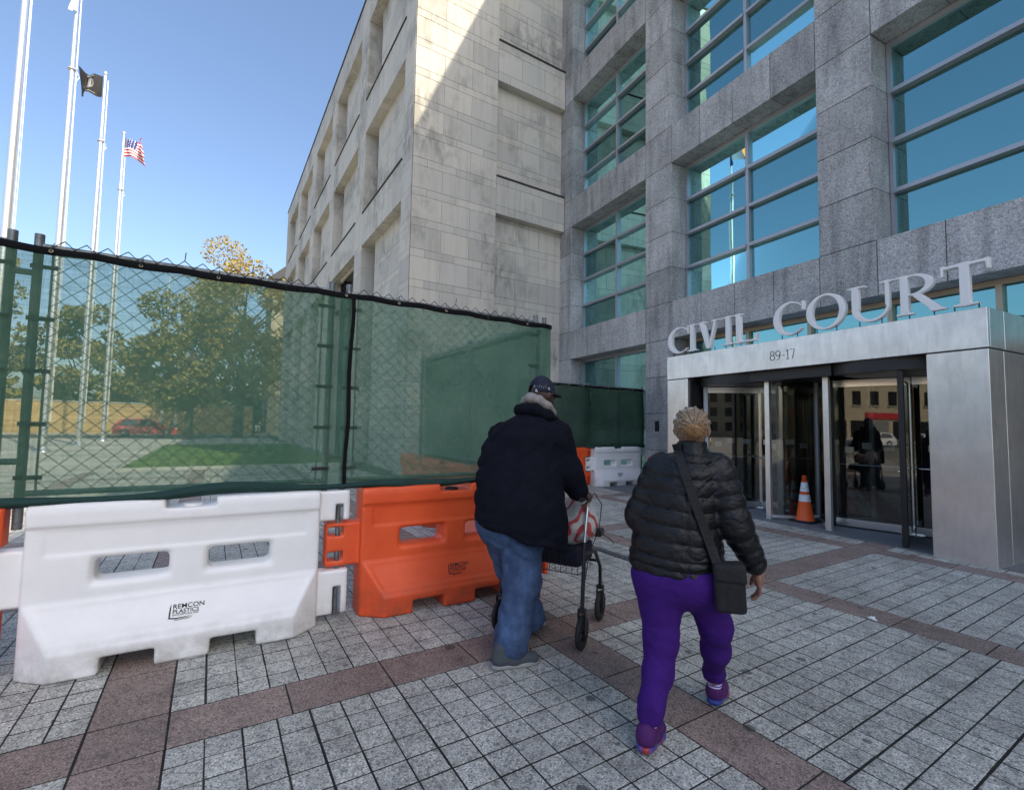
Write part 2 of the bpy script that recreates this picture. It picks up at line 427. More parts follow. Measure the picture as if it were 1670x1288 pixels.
def screen_mat(name, dk, o0, o1):
    m = bpy.data.materials.new(name); m.use_nodes = True; nt = m.node_tree
    b = nt.nodes['Principled BSDF']; nt.nodes.remove(b); out = nt.nodes['Material Output']; T = NT(nt, None)
    v = T.pos()
    thr = T.noise(T.scaled(v, (1.4, 1.4, 48)), 2.0, 6, 0.72)
    thv = T.noise(T.scaled(v, (160, 160, 3)), 2.0, 2, 0.6)
    dirt = T.noise(v, 2.2, 5, 0.6)
    colr = T.mix(0.5, T.ramp(thr, [(0.3, (0.075 * dk, 0.18 * dk, 0.12 * dk)), (0.7, (0.18 * dk, 0.33 * dk, 0.23 * dk))]), T.ramp(dirt, [(0.3, (0.075 * dk, 0.185 * dk, 0.125 * dk)), (0.7, (0.20 * dk, 0.34 * dk, 0.235 * dk))]))
    d = T.n('ShaderNodeBsdfDiffuse'); T.l(colr, d.inputs['Color'])
    tl = T.n('ShaderNodeBsdfTranslucent'); T.l(colr, tl.inputs['Color'])
    tr = T.n('ShaderNodeBsdfTransparent'); tr.inputs['Color'].default_value = (0.93, 1.0, 0.95, 1)
    rf = T.n('ShaderNodeBsdfRefraction'); rf.inputs['IOR'].default_value = 1.0001; rf.inputs['Roughness'].default_value = 0.10; rf.inputs['Color'].default_value = (0.95, 1.0, 0.93, 1)
    m0 = T.n('ShaderNodeMixShader'); m0.inputs[0].default_value = 0.28; T.l(tr.outputs[0], m0.inputs[1]); T.l(rf.outputs[0], m0.inputs[2])
    m1 = T.n('ShaderNodeMixShader'); m1.inputs[0].default_value = 0.72; T.l(d.outputs[0], m1.inputs[1]); T.l(tl.outputs[0], m1.inputs[2])
    fac = T.math('ADD', T.math('MULTIPLY', thr, 0.5), T.math('MULTIPLY', thv, 0.34))
    fac = T.ramp(fac, [(0.28, T.g(o0)), (0.56, T.g(o1))])
    m2 = T.n('ShaderNodeMixShader'); T.l(fac, m2.inputs[0]); T.l(m1.outputs[0], m2.inputs[1]); T.l(m0.outputs[0], m2.inputs[2])
    T.l(m2.outputs[0], out.inputs[0])
    return m
M['screen'] = screen_mat('green woven privacy mesh', 1.3, .16, .49)
M['screen_far'] = screen_mat('darkened dense green mesh', .45, .04, .16)  # same mesh with darkness of the wall behind put into its colour
M['screen_hem'] = mat('doubled green mesh hem', (0.010, 0.042, 0.036), 0.85, fn=lambda t: t.bump(t.noise(t.scaled(t.pos(), (3, 3, 14)), 3, 3), 0.5, 0.02))

def plastic_fn(c0, c1, dirt):
    def fn(t):
        v = t.pos(); a = t.noise(v, 3.0, 5, 0.65); sc = t.noise(t.scaled(v, (6, 6, 40)), 3, 4, 0.7)
        c = t.ramp(a, [(0.3, c0), (0.7, c1)])
        c = t.mix(t.math('MULTIPLY', t.ramp(sc, [(0.60, t.g(0)), (0.72, t.g(1))]), 0.14), c, dirt)
        sm = t.noise(v, 1.7, 6, 0.7, 0.8); c = t.mix(t.math('MULTIPLY', t.ramp(sm, [(0.55, t.g(0)), (0.74, t.g(1))]), 0.13), c, dirt)
        z = t.n('ShaderNodeSeparateXYZ'); t.l(v, z.inputs[0])
        low = t.math('MULTIPLY', t.ramp(z.outputs[2], [(0.0, t.g(1)), (0.28, t.g(0))]), t.ramp(t.noise(v, 6, 5, 0.7), [(0.36, t.g(0)), (0.66, t.g(0.9))]))
        c = t.mix(low, c, dirt)
        t.color(c); t.bump(t.noise(v, 180, 2), 0.06, 0.003)
        t.rough(t.ramp(sc, [(0.3, t.g(0.38)), (0.7, t.g(0.55))]))
    return fn
M['white_plastic'] = mat('white moulded plastic', rough=0.4, fn=plastic_fn((0.86, 0.85, 0.83), (0.92, 0.91, 0.88), (0.42, 0.40, 0.36)))
M['orange_plastic'] = mat('orange moulded plastic', rough=0.4, fn=plastic_fn((0.76, 0.082, 0.018), (0.86, 0.115, 0.028), (0.16, 0.05, 0.03)))
M['cone_orange'] = mat('orange cone vinyl', (0.90, 0.12, 0.012), 0.45)
M['cone_white'] = mat('white reflective collar', (0.80, 0.82, 0.84), 0.4,
                      fn=lambda t: t.color(t.ramp(t.noise(t.pos(), 30, 4, 0.7), [(0.36, (0.40, 0.39, 0.37)), (0.46, (0.80, 0.82, 0.84))])))

def grass_fn(t):
    a = t.noise(t.pos(), 1.5, 5, 0.7); b = t.noise(t.pos(), 40, 3, 0.7)
    t.color(t.mix(0.5, t.ramp(a, [(0.3, (0.07, 0.10, 0.022)), (0.7, (0.11, 0.15, 0.035))]), t.ramp(b, [(0.3, (0.045, 0.07, 0.018)), (0.7, (0.13, 0.18, 0.05))])))
M['grass_soil'] = mat('lawn ground', rough=0.95, fn=grass_fn)
M['blade'] = mat('grass blade', (0.11, 0.18, 0.035), 0.8)
M['asphalt'] = mat('asphalt', rough=0.9, fn=lambda t: t.color(t.ramp(t.noise(t.pos(), 4, 5, 0.7), [(0.3, (0.045, 0.045, 0.047)), (0.7, (0.075, 0.075, 0.075))])))
M['concrete'] = mat('pale concrete', rough=0.9, fn=lambda t: t.color(t.ramp(t.noise(t.pos(), 1.2, 5, 0.7), [(0.3, (0.34, 0.33, 0.30)), (0.7, (0.45, 0.44, 0.40))])))
M['earth'] = mat('far ground', rough=0.95, fn=lambda t: t.color(t.ramp(t.noise(t.pos(), 0.2, 5, 0.7), [(0.3, (0.13, 0.125, 0.10)), (0.7, (0.2, 0.19, 0.16))])))
M['road_paint'] = mat('white road paint', (0.7, 0.7, 0.68), 0.8)
M['tan_brick'] = mat('tan brick wall', rough=0.9, fn=lambda t: t.color(t.mix(0.5, t.ramp(t.noise(t.pos(), 0.7, 4), [(0.3, (0.40, 0.26, 0.10)), (0.7, (0.50, 0.34, 0.14))]), t.ramp(t.noise(t.scaled(t.pos(), (3, 3, 12)), 1.5, 3), [(0.3, (0.38, 0.25, 0.11)), (0.7, (0.55, 0.38, 0.18))]))))
M['beige_stucco'] = mat('beige stucco', rough=0.9, fn=lambda t: t.color(t.ramp(t.noise(t.pos(), 0.9, 5), [(0.3, (0.42, 0.36, 0.25)), (0.7, (0.52, 0.45, 0.32))])))
M['red_brick'] = mat('red brick facade', rough=0.9, fn=lambda t: t.color(t.ramp(t.noise(t.scaled(t.pos(), (3, 3, 12)), 1.5, 4), [(0.3, (0.12, 0.075, 0.055)), (0.7, (0.19, 0.11, 0.08))])))
M['grey_front'] = mat('grey green shopfront', (0.22, 0.26, 0.24), 0.6)
M['shop_glass'] = mat('dark shop window', (0.02, 0.022, 0.025), 0.06, 0.0, 0.6)
M['sign_red'] = mat('red shop sign', (0.5, 0.02, 0.03), 0.5)
M['sign_white'] = mat('white sign paint', (0.8, 0.8, 0.8), 0.5)
M['shutter'] = mat('grey roller shutter', (0.25, 0.25, 0.25), 0.5, 0.4)
M['dark_roof'] = mat('dark roof', (0.05, 0.05, 0.055), 0.8)
M['bark'] = mat('tree bark', rough=0.95, fn=lambda t: t.color(t.ramp(t.noise(t.scaled(t.pos(), (6, 6, 1)), 3, 4), [(0.3, (0.06, 0.045, 0.035)), (0.7, (0.13, 0.10, 0.08))])))

def leaf_mat(name, lo, hi):
    def fn(t):
        c = t.ramp(t.island(), [(0, lo), (1, hi)])
        t.color(c)
        tl = t.n('ShaderNodeBsdfTranslucent'); t.l(c, tl.inputs['Color'])
        mx = t.n('ShaderNodeMixShader'); mx.inputs[0].default_value = 0.3
        out = t.nt.nodes['Material Output']
        t.l(t.b.outputs[0], mx.inputs[1]); t.l(tl.outputs[0], mx.inputs[2]); t.l(mx.outputs[0], out.inputs[0])
    return mat(name, rough=0.7, fn=fn)
M['leaf_green'] = leaf_mat('green leaves', (0.05, 0.075, 0.02), (0.13, 0.16, 0.045))
M['leaf_olive'] = leaf_mat('olive leaves', (0.17, 0.155, 0.045), (0.38, 0.31, 0.09))
M['leaf_yellow'] = leaf_mat('yellow autumn leaves', (0.30, 0.21, 0.035), (0.56, 0.42, 0.10))
M['pole'] = mat('brushed aluminium flagpole', (0.78, 0.78, 0.78), 0.34, 0.85)
M['gold'] = mat('gold', (0.75, 0.5, 0.15), 0.25, 1.0)
M['flag_red'] = mat('flag red', (0.5, 0.02, 0.03), 0.8)
M['flag_white'] = mat('flag white', (0.8, 0.8, 0.78), 0.8)
M['flag_blue'] = mat('flag blue', (0.02, 0.035, 0.16), 0.8)
M['flag_grey'] = mat('flag pale grey', (0.22, 0.22, 0.21), 0.8)
M['flag_black'] = mat('flag black', (0.015, 0.015, 0.017), 0.8)
M['flag_orange'] = mat('flag orange', (0.75, 0.22, 0.03), 0.8)
M['car_red'] = mat('red car paint', (0.45, 0.03, 0.025), 0.25, 0.0, 0.5, Coat_Weight=0.6)
M['car_white'] = mat('white car paint', (0.75, 0.76, 0.78), 0.25, 0.0, 0.5, Coat_Weight=0.6)
M['car_glass'] = mat('car window', (0.015, 0.018, 0.02), 0.05, 0.0, 0.7)
M['rim'] = mat('alloy rim', (0.6, 0.6, 0.62), 0.35, 0.9)
M['headlight'] = mat('headlight lens', (0.75, 0.78, 0.8), 0.15)
M['tail_red'] = mat('tail lamp', (0.35, 0.01, 0.01), 0.2)

# ------------------------------------------------------------------ ground, roads, lawn
def sheet(name, x0, x1, y0, y1, z, m, label=None):
    b = MB(); b.add([(x0, y0, z), (x1, y0, z), (x1, y1, z), (x0, y1, z)], [(0, 1, 2, 3)])
    o = b.build(name, m); tag(o, label, kind='structure'); return o
sheet('ground', -900, 900, -900, 1200, -0.05, M['earth'])
sheet('road', -120, 70, 50.5, 60.0, -0.012, M['asphalt'])
sheet('bounce_ground', -45.0, 40.0, -90, -14.0, -0.010, M['concrete'])  # added unseen pale ground, bounces sunlight onto surfaces facing the camera
SF = (Vector((-36.0, 27.0, 0)), R(-35))               # frame of the oblique side street: x = away from the shops, y = along them
def strip(name, x0, x1, y0, y1, z0, z1, m):
    b = MB(); b.box(x0, x1, y0, y1, z0, z1); return tag(b.build(name, m, None, SF[0], SF[1]), kind='structure')
strip('street', 3.0, 11.5, -80, 26, -0.3, -0.002, M['asphalt'])
b = MB()
for y in range(-60, 22, 6): b.add([(7.2, y, .003), (7.32, y, .003), (7.32, y + 3, .003), (7.2, y + 3, .003)], [(0, 1, 2, 3)])
tag(b.build('road_marking', M['road_paint'], None, SF[0], SF[1]), kind='structure')
strip('sidewalk', 0.0, 3.0, -80, 26, -0.3, 0.12, M['concrete'])
b = MB(); b.box(-120, 70, 60.0, 61.6, -0.04, 0.12); tag(b.build('far_sidewalk', M['concrete']), kind='structure')
sheet('path', -17.0, 4.6, 18.55, 50.5, -0.008, M['concrete'])
sheet('lawn', -2.3, 4.5, 18.8, 36.0, 0.03, M['grass_soil'])
b = MB(); b.box(-2.55, 4.55, 18.55, 18.8, -0.05, 0.10, 0.01); b.box(-2.55, -2.3, 18.8, 36.0, -0.05, 0.10, 0.01); b.box(-2.55, 4.5, 36.0, 36.25, -0.05, 0.10, 0.01)
tag(b.build('lawn_kerb', M['concrete']), kind='structure')
rs = np.random.RandomState(3); N = 16000
gx = rs.uniform(-2.28, 4.4, N); gy = 18.85 + (17.0) * rs.uniform(0, 1, N) ** 1.6; hh = rs.uniform(.05, .12, N); an = rs.uniform(0, 6.28, N)
V = np.zeros((N, 3, 3)); w_ = 0.02
V[:, 0] = np.stack([gx - np.cos(an) * w_, gy - np.sin(an) * w_, np.full(N, .03)], 1)
V[:, 1] = np.stack([gx + np.cos(an) * w_, gy + np.sin(an) * w_, np.full(N, .03)], 1)
V[:, 2] = np.stack([gx + rs.normal(0, .03, N), gy + rs.normal(0, .03, N), .03 + hh], 1)
me = bpy.data.meshes.new('grass'); me.from_pydata(V.reshape(-1, 3).tolist(), [], np.arange(3 * N).reshape(-1, 3).tolist()); me.materials.append(M['blade'])
tag(link('grass', me), kind='stuff')

# ------------------------------------------------------------------ plaza paving
PLX0, PLX1, PLY0, PLY1 = -17.0, 12.0, -14.0, 18.55
b = MB(); b.add([(PLX0, PLY0, -0.0021), (PLX1, PLY0, -0.0021), (PLX1, PLY1, -0.0021), (PLX0, PLY1, -0.0021)], [(0, 1, 2, 3)])
plaza = tag(b.build('plaza', M['joint']), kind='structure')
TX, TY, PER, BW, NT_ = 2.18, 2.95, 2.65, 0.35, 14
def slab_mesh(w, l, c=0.0016, h=0.010):
    m = MB(); a, d = w / 2, l / 2
    m.add([(-a, -d, -h), (a, -d, -h), (a, d, -h), (-a, d, -h), (-a, -d, -c), (a, -d, -c), (a, d, -c), (-a, d, -c),
           (-a + c, -d + c, 0), (a - c, -d + c, 0), (a - c, d - c, 0), (-a + c, d - c, 0)],
          [(0, 1, 5, 4), (1, 2, 6, 5), (2, 3, 7, 6), (3, 0, 4, 7), (4, 5, 9, 8), (5, 6, 10, 9), (6, 7, 11, 10), (7, 4, 8, 11), (8, 9, 10, 11)])
    return m
ts = (PER - BW) / NT_
rng = random.Random(11)
tiles = []; slabs = []
apron_poly = None
for i in range(-8, 5):
    for j in range(-7, 6):
        x0 = TX + i * PER; y0 = TY + j * PER
        # red slabs: crossing, along x, along y
        sl = [(x0, y0, BW, BW)]
        nb = 4 if (i + j) % 3 else 5
        for k in range(nb):
            L = (PER - BW) / nb
            sl.append((x0 + BW + k * L, y0, L, BW))
        nb = 4 if (i * 2 + j) % 3 else 3
        for k in range(nb):
            L = (PER - BW) / nb
            sl.append((x0, y0 + BW + k * L, BW, L))
        slabs += sl
        vg = [rng.choice([.0036, .0040, .0044, .0048, .0060]) for _ in range(NT_ + 1)]
        hg = [rng.choice([.0042, .0046, .0050, .0054, .0066]) for _ in range(NT_ + 1)]
        for a in range(NT_):
            for c in range(NT_):
                xa = x0 + BW + a * ts + vg[a]; xb = x0 + BW + (a + 1) * ts - vg[a + 1]
                ya = y0 + BW + c * ts + hg[c]; yb = y0 + BW + (c + 1) * ts - hg[c + 1]
                tiles.append((xa, ya, xb - xa, yb - ya))
def inplaza(t, lime=True):
    x, y, w, l = t
    cx, cy = x + w / 2, y + l / 2
    if cx < PLX0 or cx > PLX1 - .2 or cy > PLY1 or cy < PLY0: return False
    if cy > 14.3 and cx > 4.4: return False
    if cx - 10.3 > 0.092 * (cy - 9.5) + 0.5: return False
    return True
def seen(t):
    d = Vector((t[0] + t[2] / 2, t[1] + t[3] / 2, 0)) - Vector((0, 0, EYE))
    z = d.dot(Fv)
    if z < .3: return None
    u = d.dot(Rv) / z * 784.66; v = -d.dot(Uv) / z * 784.66
    if abs(u) > 835 or v > 644: return None
    return z
tiles = [t for t in tiles if inplaza(t)]; slabs = [t for t in slabs if inplaza(t)]
def lay(lst, name, m, limit, gap):
    order = sorted([(seen(t), k) for k, t in enumerate(lst) if seen(t)])
    own = {k for _, k in order[:limit]}
    cache = {}; rest = MB()
    r2 = random.Random(5)
    for k, (x, y, w, l) in enumerate(lst):
        dz = r2.uniform(-.0007, .0007); jx, jy = r2.uniform(-.0012, .0012), r2.uniform(-.0012, .0012)
        cxy = (x + w / 2 + jx, y + l / 2 + jy, dz)
        if k in own:
            key = (round(w - gap, 3), round(l - gap, 3))
            if key not in cache: cache[key] = slab_mesh(*key).mesh(name, m)
            o = link(name, cache[key], plaza, cxy); o.rotation_euler = (r2.uniform(-.002, .002), r2.uniform(-.002, .002), r2.uniform(-.004, .004))
        elif abs(x) < 12 and -6 < y or True:
            near = -4 < x < 12 and -2 < y < 14
            rest.M = Matrix.Translation(cxy)
            if near:
                s = slab_mesh(w - gap, l - gap); rest.add(s.v, s.f)
            else:
                a, d = (w - gap) / 2, (l - gap) / 2
                rest.add([(-a, -d, 0), (a, -d, 0), (a, d, 0), (-a, d, 0)], [(0, 1, 2, 3)])
    tag(rest.build(name + '_field', m, plaza), kind='stuff')
lay(tiles, 'paving_tile', M['paver'], 300, 0.0)
lay(slabs, 'red_slab', M['red_paver'], 160, 0.011)

# ------------------------------------------------------------------ stone laying
def stone_mesh(w, h, d, c=0.006):
    """block: x 0..w, z 0..h, front at y=0, back at y=d"""
    m = MB()
    m.add([(0, d, 0), (w, d, 0), (w, d, h), (0, d, h), (0, c, 0), (w, c, 0), (w, c, h), (0, c, h),
           (c, 0, c), (w - c, 0, c), (w - c, 0, h - c), (c, 0, h - c)],
          [(0, 1, 5, 4), (1, 2, 6, 5), (2, 3, 7, 6), (3, 0, 4, 7), (4, 5, 9, 8), (5, 6, 10, 9), (6, 7, 11, 10), (7, 4, 8, 11), (8, 9, 10, 11)])
    return m
def in_view(p):
    d = Vector(p) - Vector((0, 0, EYE)); z = d.dot(Fv)
    if z < .3: return None
    u = d.dot(Rv) / z * 784.66; v = -d.dot(Uv) / z * 784.66
    return d.length if abs(u) < 860 and abs(v) < 670 else None
def lay_stones(lst, name, m, parent, limit=300, hide=None):
    """lst: (w, h, d, loc, rz) in the parent's space"""
    PM = Matrix.Translation(parent.location) @ Matrix.Rotation(parent.rotation_euler.z, 4, 'Z')
    sc = []
    for k, (w, h, d, loc, rz) in enumerate(lst):
        c = PM @ Vector(loc); mid = c + Matrix.Rotation(parent.rotation_euler.z + rz, 3, 'Z') @ Vector((w / 2, 0, h / 2))
        t = in_view(mid)
        if t is not None and not (hide and hide(mid)): sc.append((t * t / (w * h), k))
    own = {k for _, k in sorted(sc)[:limit]}
    cache = {}; rest = MB()
    for k, (w, h, d, loc, rz) in enumerate(lst):
        if k in own:
            key = (round(w, 3), round(h, 3), round(d, 3))
            if key not in cache: cache[key] = stone_mesh(*key).mesh(name, m)
            link(name, cache[key], parent, loc, rz)
        else:
            rest.M = Matrix.Translation(loc) @ Matrix.Rotation(rz, 4, 'Z')
            s = stone_mesh(w, h, d); rest.add(s.v, s.f)
    if rest.v: tag(rest.build(name + '_field', m, parent), kind='stuff')

# ------------------------------------------------------------------ granite courthouse; local x = inwards, y = along the front, z up
GA = R(5.3)
court = empty('granite_courthouse', (10.3, 9.5, 0), -GA, 'grey granite courthouse block with teal grid windows above the entrance', 'building')
PIL = [(3.80, 4.66), (-1.03, -0.02), (-5.86, -4.87), (-10.70, -9.71), (-15.54, -14.55)]
BAY = [(-0.02, 3.80), (-4.87, -1.03), (-9.71, -5.86), (-14.55, -10.70)]
LV = [(0.0, 3.96), (4.955, 8.75), (9.79, 13.53), (14.56, 18.30)]        # openings
SP = [(3.96, 4.955), (8.75, 9.79), (13.53, 14.56), (18.30, 19.35)]      # spandrels
J = 0.013
st = []
def pil_block(s0, s1, z0, z1): st.append((s1 - s0 - J, z1 - z0 - J, 0.62, (0, s1 - J / 2, z0 + J / 2), -math.pi / 2))
for k, (s0, s1) in enumerate(PIL):
    for (z0, z1), n in zip(LV, (4, 4, 4, 4)):
        if k in (2, 3) and z0 == 0: continue
        for i in range(n): pil_block(s0, s1, z0 + (z1 - z0) * i / n, z0 + (z1 - z0) * (i + 1) / n)
    for (z0, z1) in SP: pil_block(s0, s1, z0, z1)
for (s0, s1) in BAY:
    for (z0, z1) in SP:
        for i in range(4):
            w = (s1 - s0) / 4; pil_block(s0 + i * w, s0 + (i + 1) * w, z0, z1)
lay_stones(st, 'granite_block', M['granite'], court)
b = MB()
for k, (s0, s1) in enumerate(PIL):
    b.box(.012, .75, s0 + .012, s1 - .012, 3.97 if k in (2, 3) else 0.0, 19.34)
for (s0, s1) in BAY:
    for (z0, z1) in SP: b.box(.014, .74, s0 - .02, s1 + .02, z0 + .012, z1 - .012)
b.build('wall_core', M['mortar'], court)
b = MB(); b.box(0, 14, -16.2, 4.66, 19.36, 24.0); b.box(.003, 14, -39, -16.2, 0, 24.0); b.box(.006, 14, -38.9, -26.5, 24.0, 28.5)  # unseen far end: added height shades the barrier, short length lets bounce sun in
b.box(0.8, 14, 4.66, 9, 0, 24)
b.build('upper_wall_and_shade_block', M['granite'], court)
# rooms behind the glass
b = MB()
b.box(6.0, 6.2, -16, 4.6, 4.0, 19.3)
for z in (4.5, 9.3, 14.1, 18.9): b.box(.76, 6.0, -16, 4.6, z - .25, z + .25)
for s in (-15.6, -10.2, -5.36, -0.5, 4.5): b.box(1.6, 6.0, s - .08, s + .08, 4.75, 18.6)
b.build('office_room', M['interior'], court)
b = MB()
b.box(5.0, 5.2, -16, 4.6, 0, 4.2); b.box(.5, 5.0, 4.1, 4.2, 0, 3.95); b.box(.62, 5.0, -16, 4.6, 3.97, 4.2); b.box(0.6, 5, -16, -15.8, 0, 3.96)
b.build('lobby_wall', M['interior_dark'], court)
b = MB(); b.box(-1.55, 5.0, -15.8, 4.1, -.02, .006); b.build('lobby_floor', M['bluestone'], court)
def tube_light(s0, s1, d, z):
    m = MB(); m.box(d - .08, d + .08, s0, s1, z - .05, z); m.build('ceiling_light', M['tube_on'], court)
tube_light(.35, 1.7, 1.7, 12.62); tube_light(1.9, 3.2, 2.9, 7.9); tube_light(-2.6, -1.6, 2.6, 12.5); tube_light(-7.9, -6.7, 3.2, 12.6); tube_light(-3.75, -3.1, 1.7, 16.6); tube_light(-3.75, -3.1, 3.2, 16.75)

pane_rng = random.Random(31)
def window(s0, s1, z0, z1, rows, mull, frame='alu', d=.5, blind=0, glass='win_glass'):
    w = .065
    f = MB()
    f.box(d, d + .12, s0 + .004, s0 + w, z0, z1); f.box(d, d + .12, s1 - w, s1 - .004, z0, z1)
    f.box(d + .001, d + .119, s0 + w, s1 - w, z1 - .09, z1 - .002); f.box(d + .001, d + .119, s0 + w, s1 - w, z0 + .002, z0 + .06)
    win = f.build('window', M[frame], court)
    ms = [s0 + w] + [m_ for m_ in mull] + [s1 - w]
    for m_ in mull:
        q = MB(); q.box(d - .015, d + .125, m_ - .04, m_ + .04, z0 + .06, z1 - .09); q.build('mullion', M[frame], win)
    zs = [z0 + .06] + [z0 + .03 + (z1 - z0 - .06) * i / rows for i in range(1, rows)] + [z1 - .09]
    for z in zs[1:-1]:
        for a, c in zip(ms[:-1], ms[1:]):
            q = MB(); q.box(d - .05, d + .10, a + (.04 if a in mull else 0), c - (.04 if c in mull else 0), z - .038, z + .038); q.build('transom', M[frame], win)
    for i in range(len(zs) - 1):
        for a, c in zip(ms[:-1], ms[1:]):
            e0, e1, e2 = (pane_rng.uniform(-.004, .004) for _ in range(3)); q = MB(); q.add([(d + .07 + e0, a, zs[i]), (d + .07 + e1, c, zs[i]), (d + .07 + e1 + e2 - e0, c, zs[i + 1]), (d + .07 + e2, a, zs[i + 1])], [(0, 3, 2, 1)])
            q.build('glass_pane', M[glass], win)
    if blind:
        q = MB(); q.box(d + .22, d + .24, s0 + .08, s1 - .08, z1 - (z1 - z0) * blind, z1 - .1); q.build('blind', M['blind'], win)
for k, (s0, s1) in enumerate(BAY):
    for j, (z0, z1) in enumerate(LV[1:]):
        window(s0, s1, z0, z1, 4, [(s0 + s1) / 2], blind=(.55 if j == 2 else 0))
window(BAY[0][0], BAY[0][1], .25, 3.96, 3, [(BAY[0][0] + BAY[0][1]) / 2])
window(-14.55, -1.03, 2.95, 3.96, 1, [-1.45 * i for i in range(2, 11) if abs(-1.45 * i + 10.15) > .01 or True], frame='gold_alu')
for k in range(5):
    s1_ = -8.0 - k * 1.3
    window(s1_ - 1.3, s1_, .05, 2.94, 1, [], frame='gold_alu', glass='door_glass')
b = MB(); b.box(-.012, .0, -.56, -.40, 1.50, 1.78, .004); b.build('wall_plate', M['dark_panel'], court)

# ------------------------------------------------------------------ stainless entrance portal (same local frame)
portal = empty('entrance_portal', (10.3, 9.5, 0), -GA, 'boxy brushed steel entrance portal with two revolving doors in front of the granite wall', 'entrance')
S0, S1 = -7.825, -2.545
b = MB(); b.box(-1.66, -1.60, S0, S1, 2.645, 3.137, .004); b.build('front_fascia', M['steel'], portal)
for y0, y1 in ((S0, S0 + .05), (S1 - .05, S1)):
    b = MB(); b.box(-1.598, -1.2, y0, y1, 2.645, 3.135, .003); b.box(-1.193, .0, y0, y1, 2.645, 3.135, .003); b.build('side_fascia', M['steel'], portal)
b = MB(); b.box(-1.60, .48, S0 + .052, S1 - .052, 3.05, 3.12); b.build('roof_sheet', M['alu'], portal)
b = MB(); b.box(-1.598, 1.6, S0 + .054, S1 - .054, 2.655, 2.70); b.build('soffit', M['dark_panel'], portal)
for y0, y1 in ((S0 + .003, -7.20), (-3.12, S1 - .003)):
    b = MB(); b.box(-1.655, -1.24, y0, y1, 0, 2.628, .004); b.box(-1.234, .0, y0, y1, 0, 2.628, .004); b.build('pillar', M['steel'], portal)
    b = MB(); b.box(-1.62, 0, y0 + .02, y1 - .02, 2.628, 2.646); b.build('shadow_gap', M['black_metal'], portal)
b = MB(); b.box(-1.60, .3, -3.150, -3.122, 0.01, 2.60); b.build('dark_reflection_panel', M['dark_panel'], portal)  # dark sheet stands for the dim interior mirrored in the steel pillar side
for s, d in ((-3.75, -.95), (-6.35, -.95)):
    b = MB(); b.lathe([(.11, 0), (.11, .012), (.09, .018)], 24, (d, s, 2.636)); b.build('downlight', M['lamp_on'], portal)

def arc(cx, cy, r, a0, a1, n): return [(cx + r * math.cos(a0 + (a1 - a0) * i / n), cy + r * math.sin(a0 + (a1 - a0) * i / n)) for i in range(n + 1)]
def rev_door(cs, cd, rot, RR=1.14, near_black=True):
    drum = MB()
    drum.lathe([(RR + .02, 2.47), (RR + .02, 2.652)], 40, (cd, cs, 0))
    door = drum.build('revolving_door', M['dark_panel'], portal)
    # curved side walls: local angles measured from +d axis towards +s
    a_post = math.atan2(.78, -.84)
    for sg in (1, -1):
        a0, a1 = a_post * sg, (a_post - R(85)) * sg
        pts = arc(cd, cs, RR, a0, a1, 14)
        g = MB()
        vs = [(x, y, .08) for x, y in pts] + [(x, y, 2.47) for x, y in pts]; n = len(pts)
        g.add(vs, [(i, i + 1, n + i + 1, n + i) for i in range(n - 1)], True); g.build('curved_glass', M['door_glass'], door)
        g = MB()
        for (i0, hh) in ((0, .08),):
            for (x0, y0), (x1, y1) in zip(pts[:-1], pts[1:]): g.tube([(x0, y0, .04), (x1, y1, .04)], .04, 4)
        g.build('bottom_rail', M['steel'], door)
        for k in (0, 14):
            x, y = pts[k]; p = MB(); p.box(x - .035, x + .035, y - .045, y + .045, 0, 2.47, .004); p.build('post', M['steel'] if k == 0 else M['alu'], door)
    sh = MB(); sh.tube([(cd, cs, .0), (cd, cs, 2.47)], .028, 12); sh.build('centre_shaft', M['chrome'], door)
    pl = MB(); pl.box(cd - .09, cd + .09, cs - .14, cs + .14, .006, .035, .006); pl.build('floor_plate', M['chrome'], door)
    L = 1.06
    for k in range(4):
        a = rot + k * math.pi / 2; ux, uy = math.cos(a), math.sin(a)
        T = Matrix(((ux, -uy, 0, cd), (uy, ux, 0, cs), (0, 0, 1, 0), (0, 0, 0, 1)))
        q = MB(); q.M = T
        q.box(.03, L - .04, -.022, .022, 2.34, 2.455); q.build('top_rail', M['chrome'], door)
        q = MB(); q.M = T; q.box(.03, L - .04, -.022, .022, .03, .15); q.build('kick_rail', M['chrome'], door)
        q = MB(); q.M = T; q.add([(.03, 0, .15), (L - .05, 0, .15), (L - .05, 0, 2.34), (.03, 0, 2.34)], [(0, 1, 2, 3)]); q.build('wing_glass', M['door_glass'], door)
        q = MB(); q.M = T; q.box(L - .05, L + .03, -.035, .035, .01, 2.46, .004); q.build('wing_edge', M['black_metal'] if near_black else M['alu'], door)
        q = MB(); q.M = T; q.tube([(.10, -.06, 1.04), (L - .12, -.06, 1.04)], .013, 8); q.tube([(.10, 0, 1.04), (.10, -.06, 1.04)], .01, 6); q.tube([(L - .12, 0, 1.04), (L - .12, -.06, 1.04)], .01, 6)
        q.build('push_bar', M['chrome'], door)
        if k in (0, 1, 3):
            for x, z in ((.20, 1.30), (.50, 1.31), (.74, 1.24)):
                q = MB(); q.M = T; q.box(x, x + .13, -.006, -.003, z, z + .10); q.build('paper_notice', M['paper'], door)
    return door
rev_door(-3.88, -.45, math.atan2(-.8, -.6), near_black=False)
rev_door(-6.47, -.45, math.atan2(-.33, -.98))
b = MB(); b.add([(-.45, -5.03, .08), (-.45, -5.32, .08), (-.45, -5.32, 2.5), (-.45, -5.03, 2.5)], [(0, 1, 2, 3)]); b.build('fixed_glass', M['door_glass'], portal)
for s in (-5.03, -5.32):
    b = MB(); b.box(-.48, -.42, s - .03, s + .03, 0, 2.65); b.build('fixed_post', M['alu'], portal)
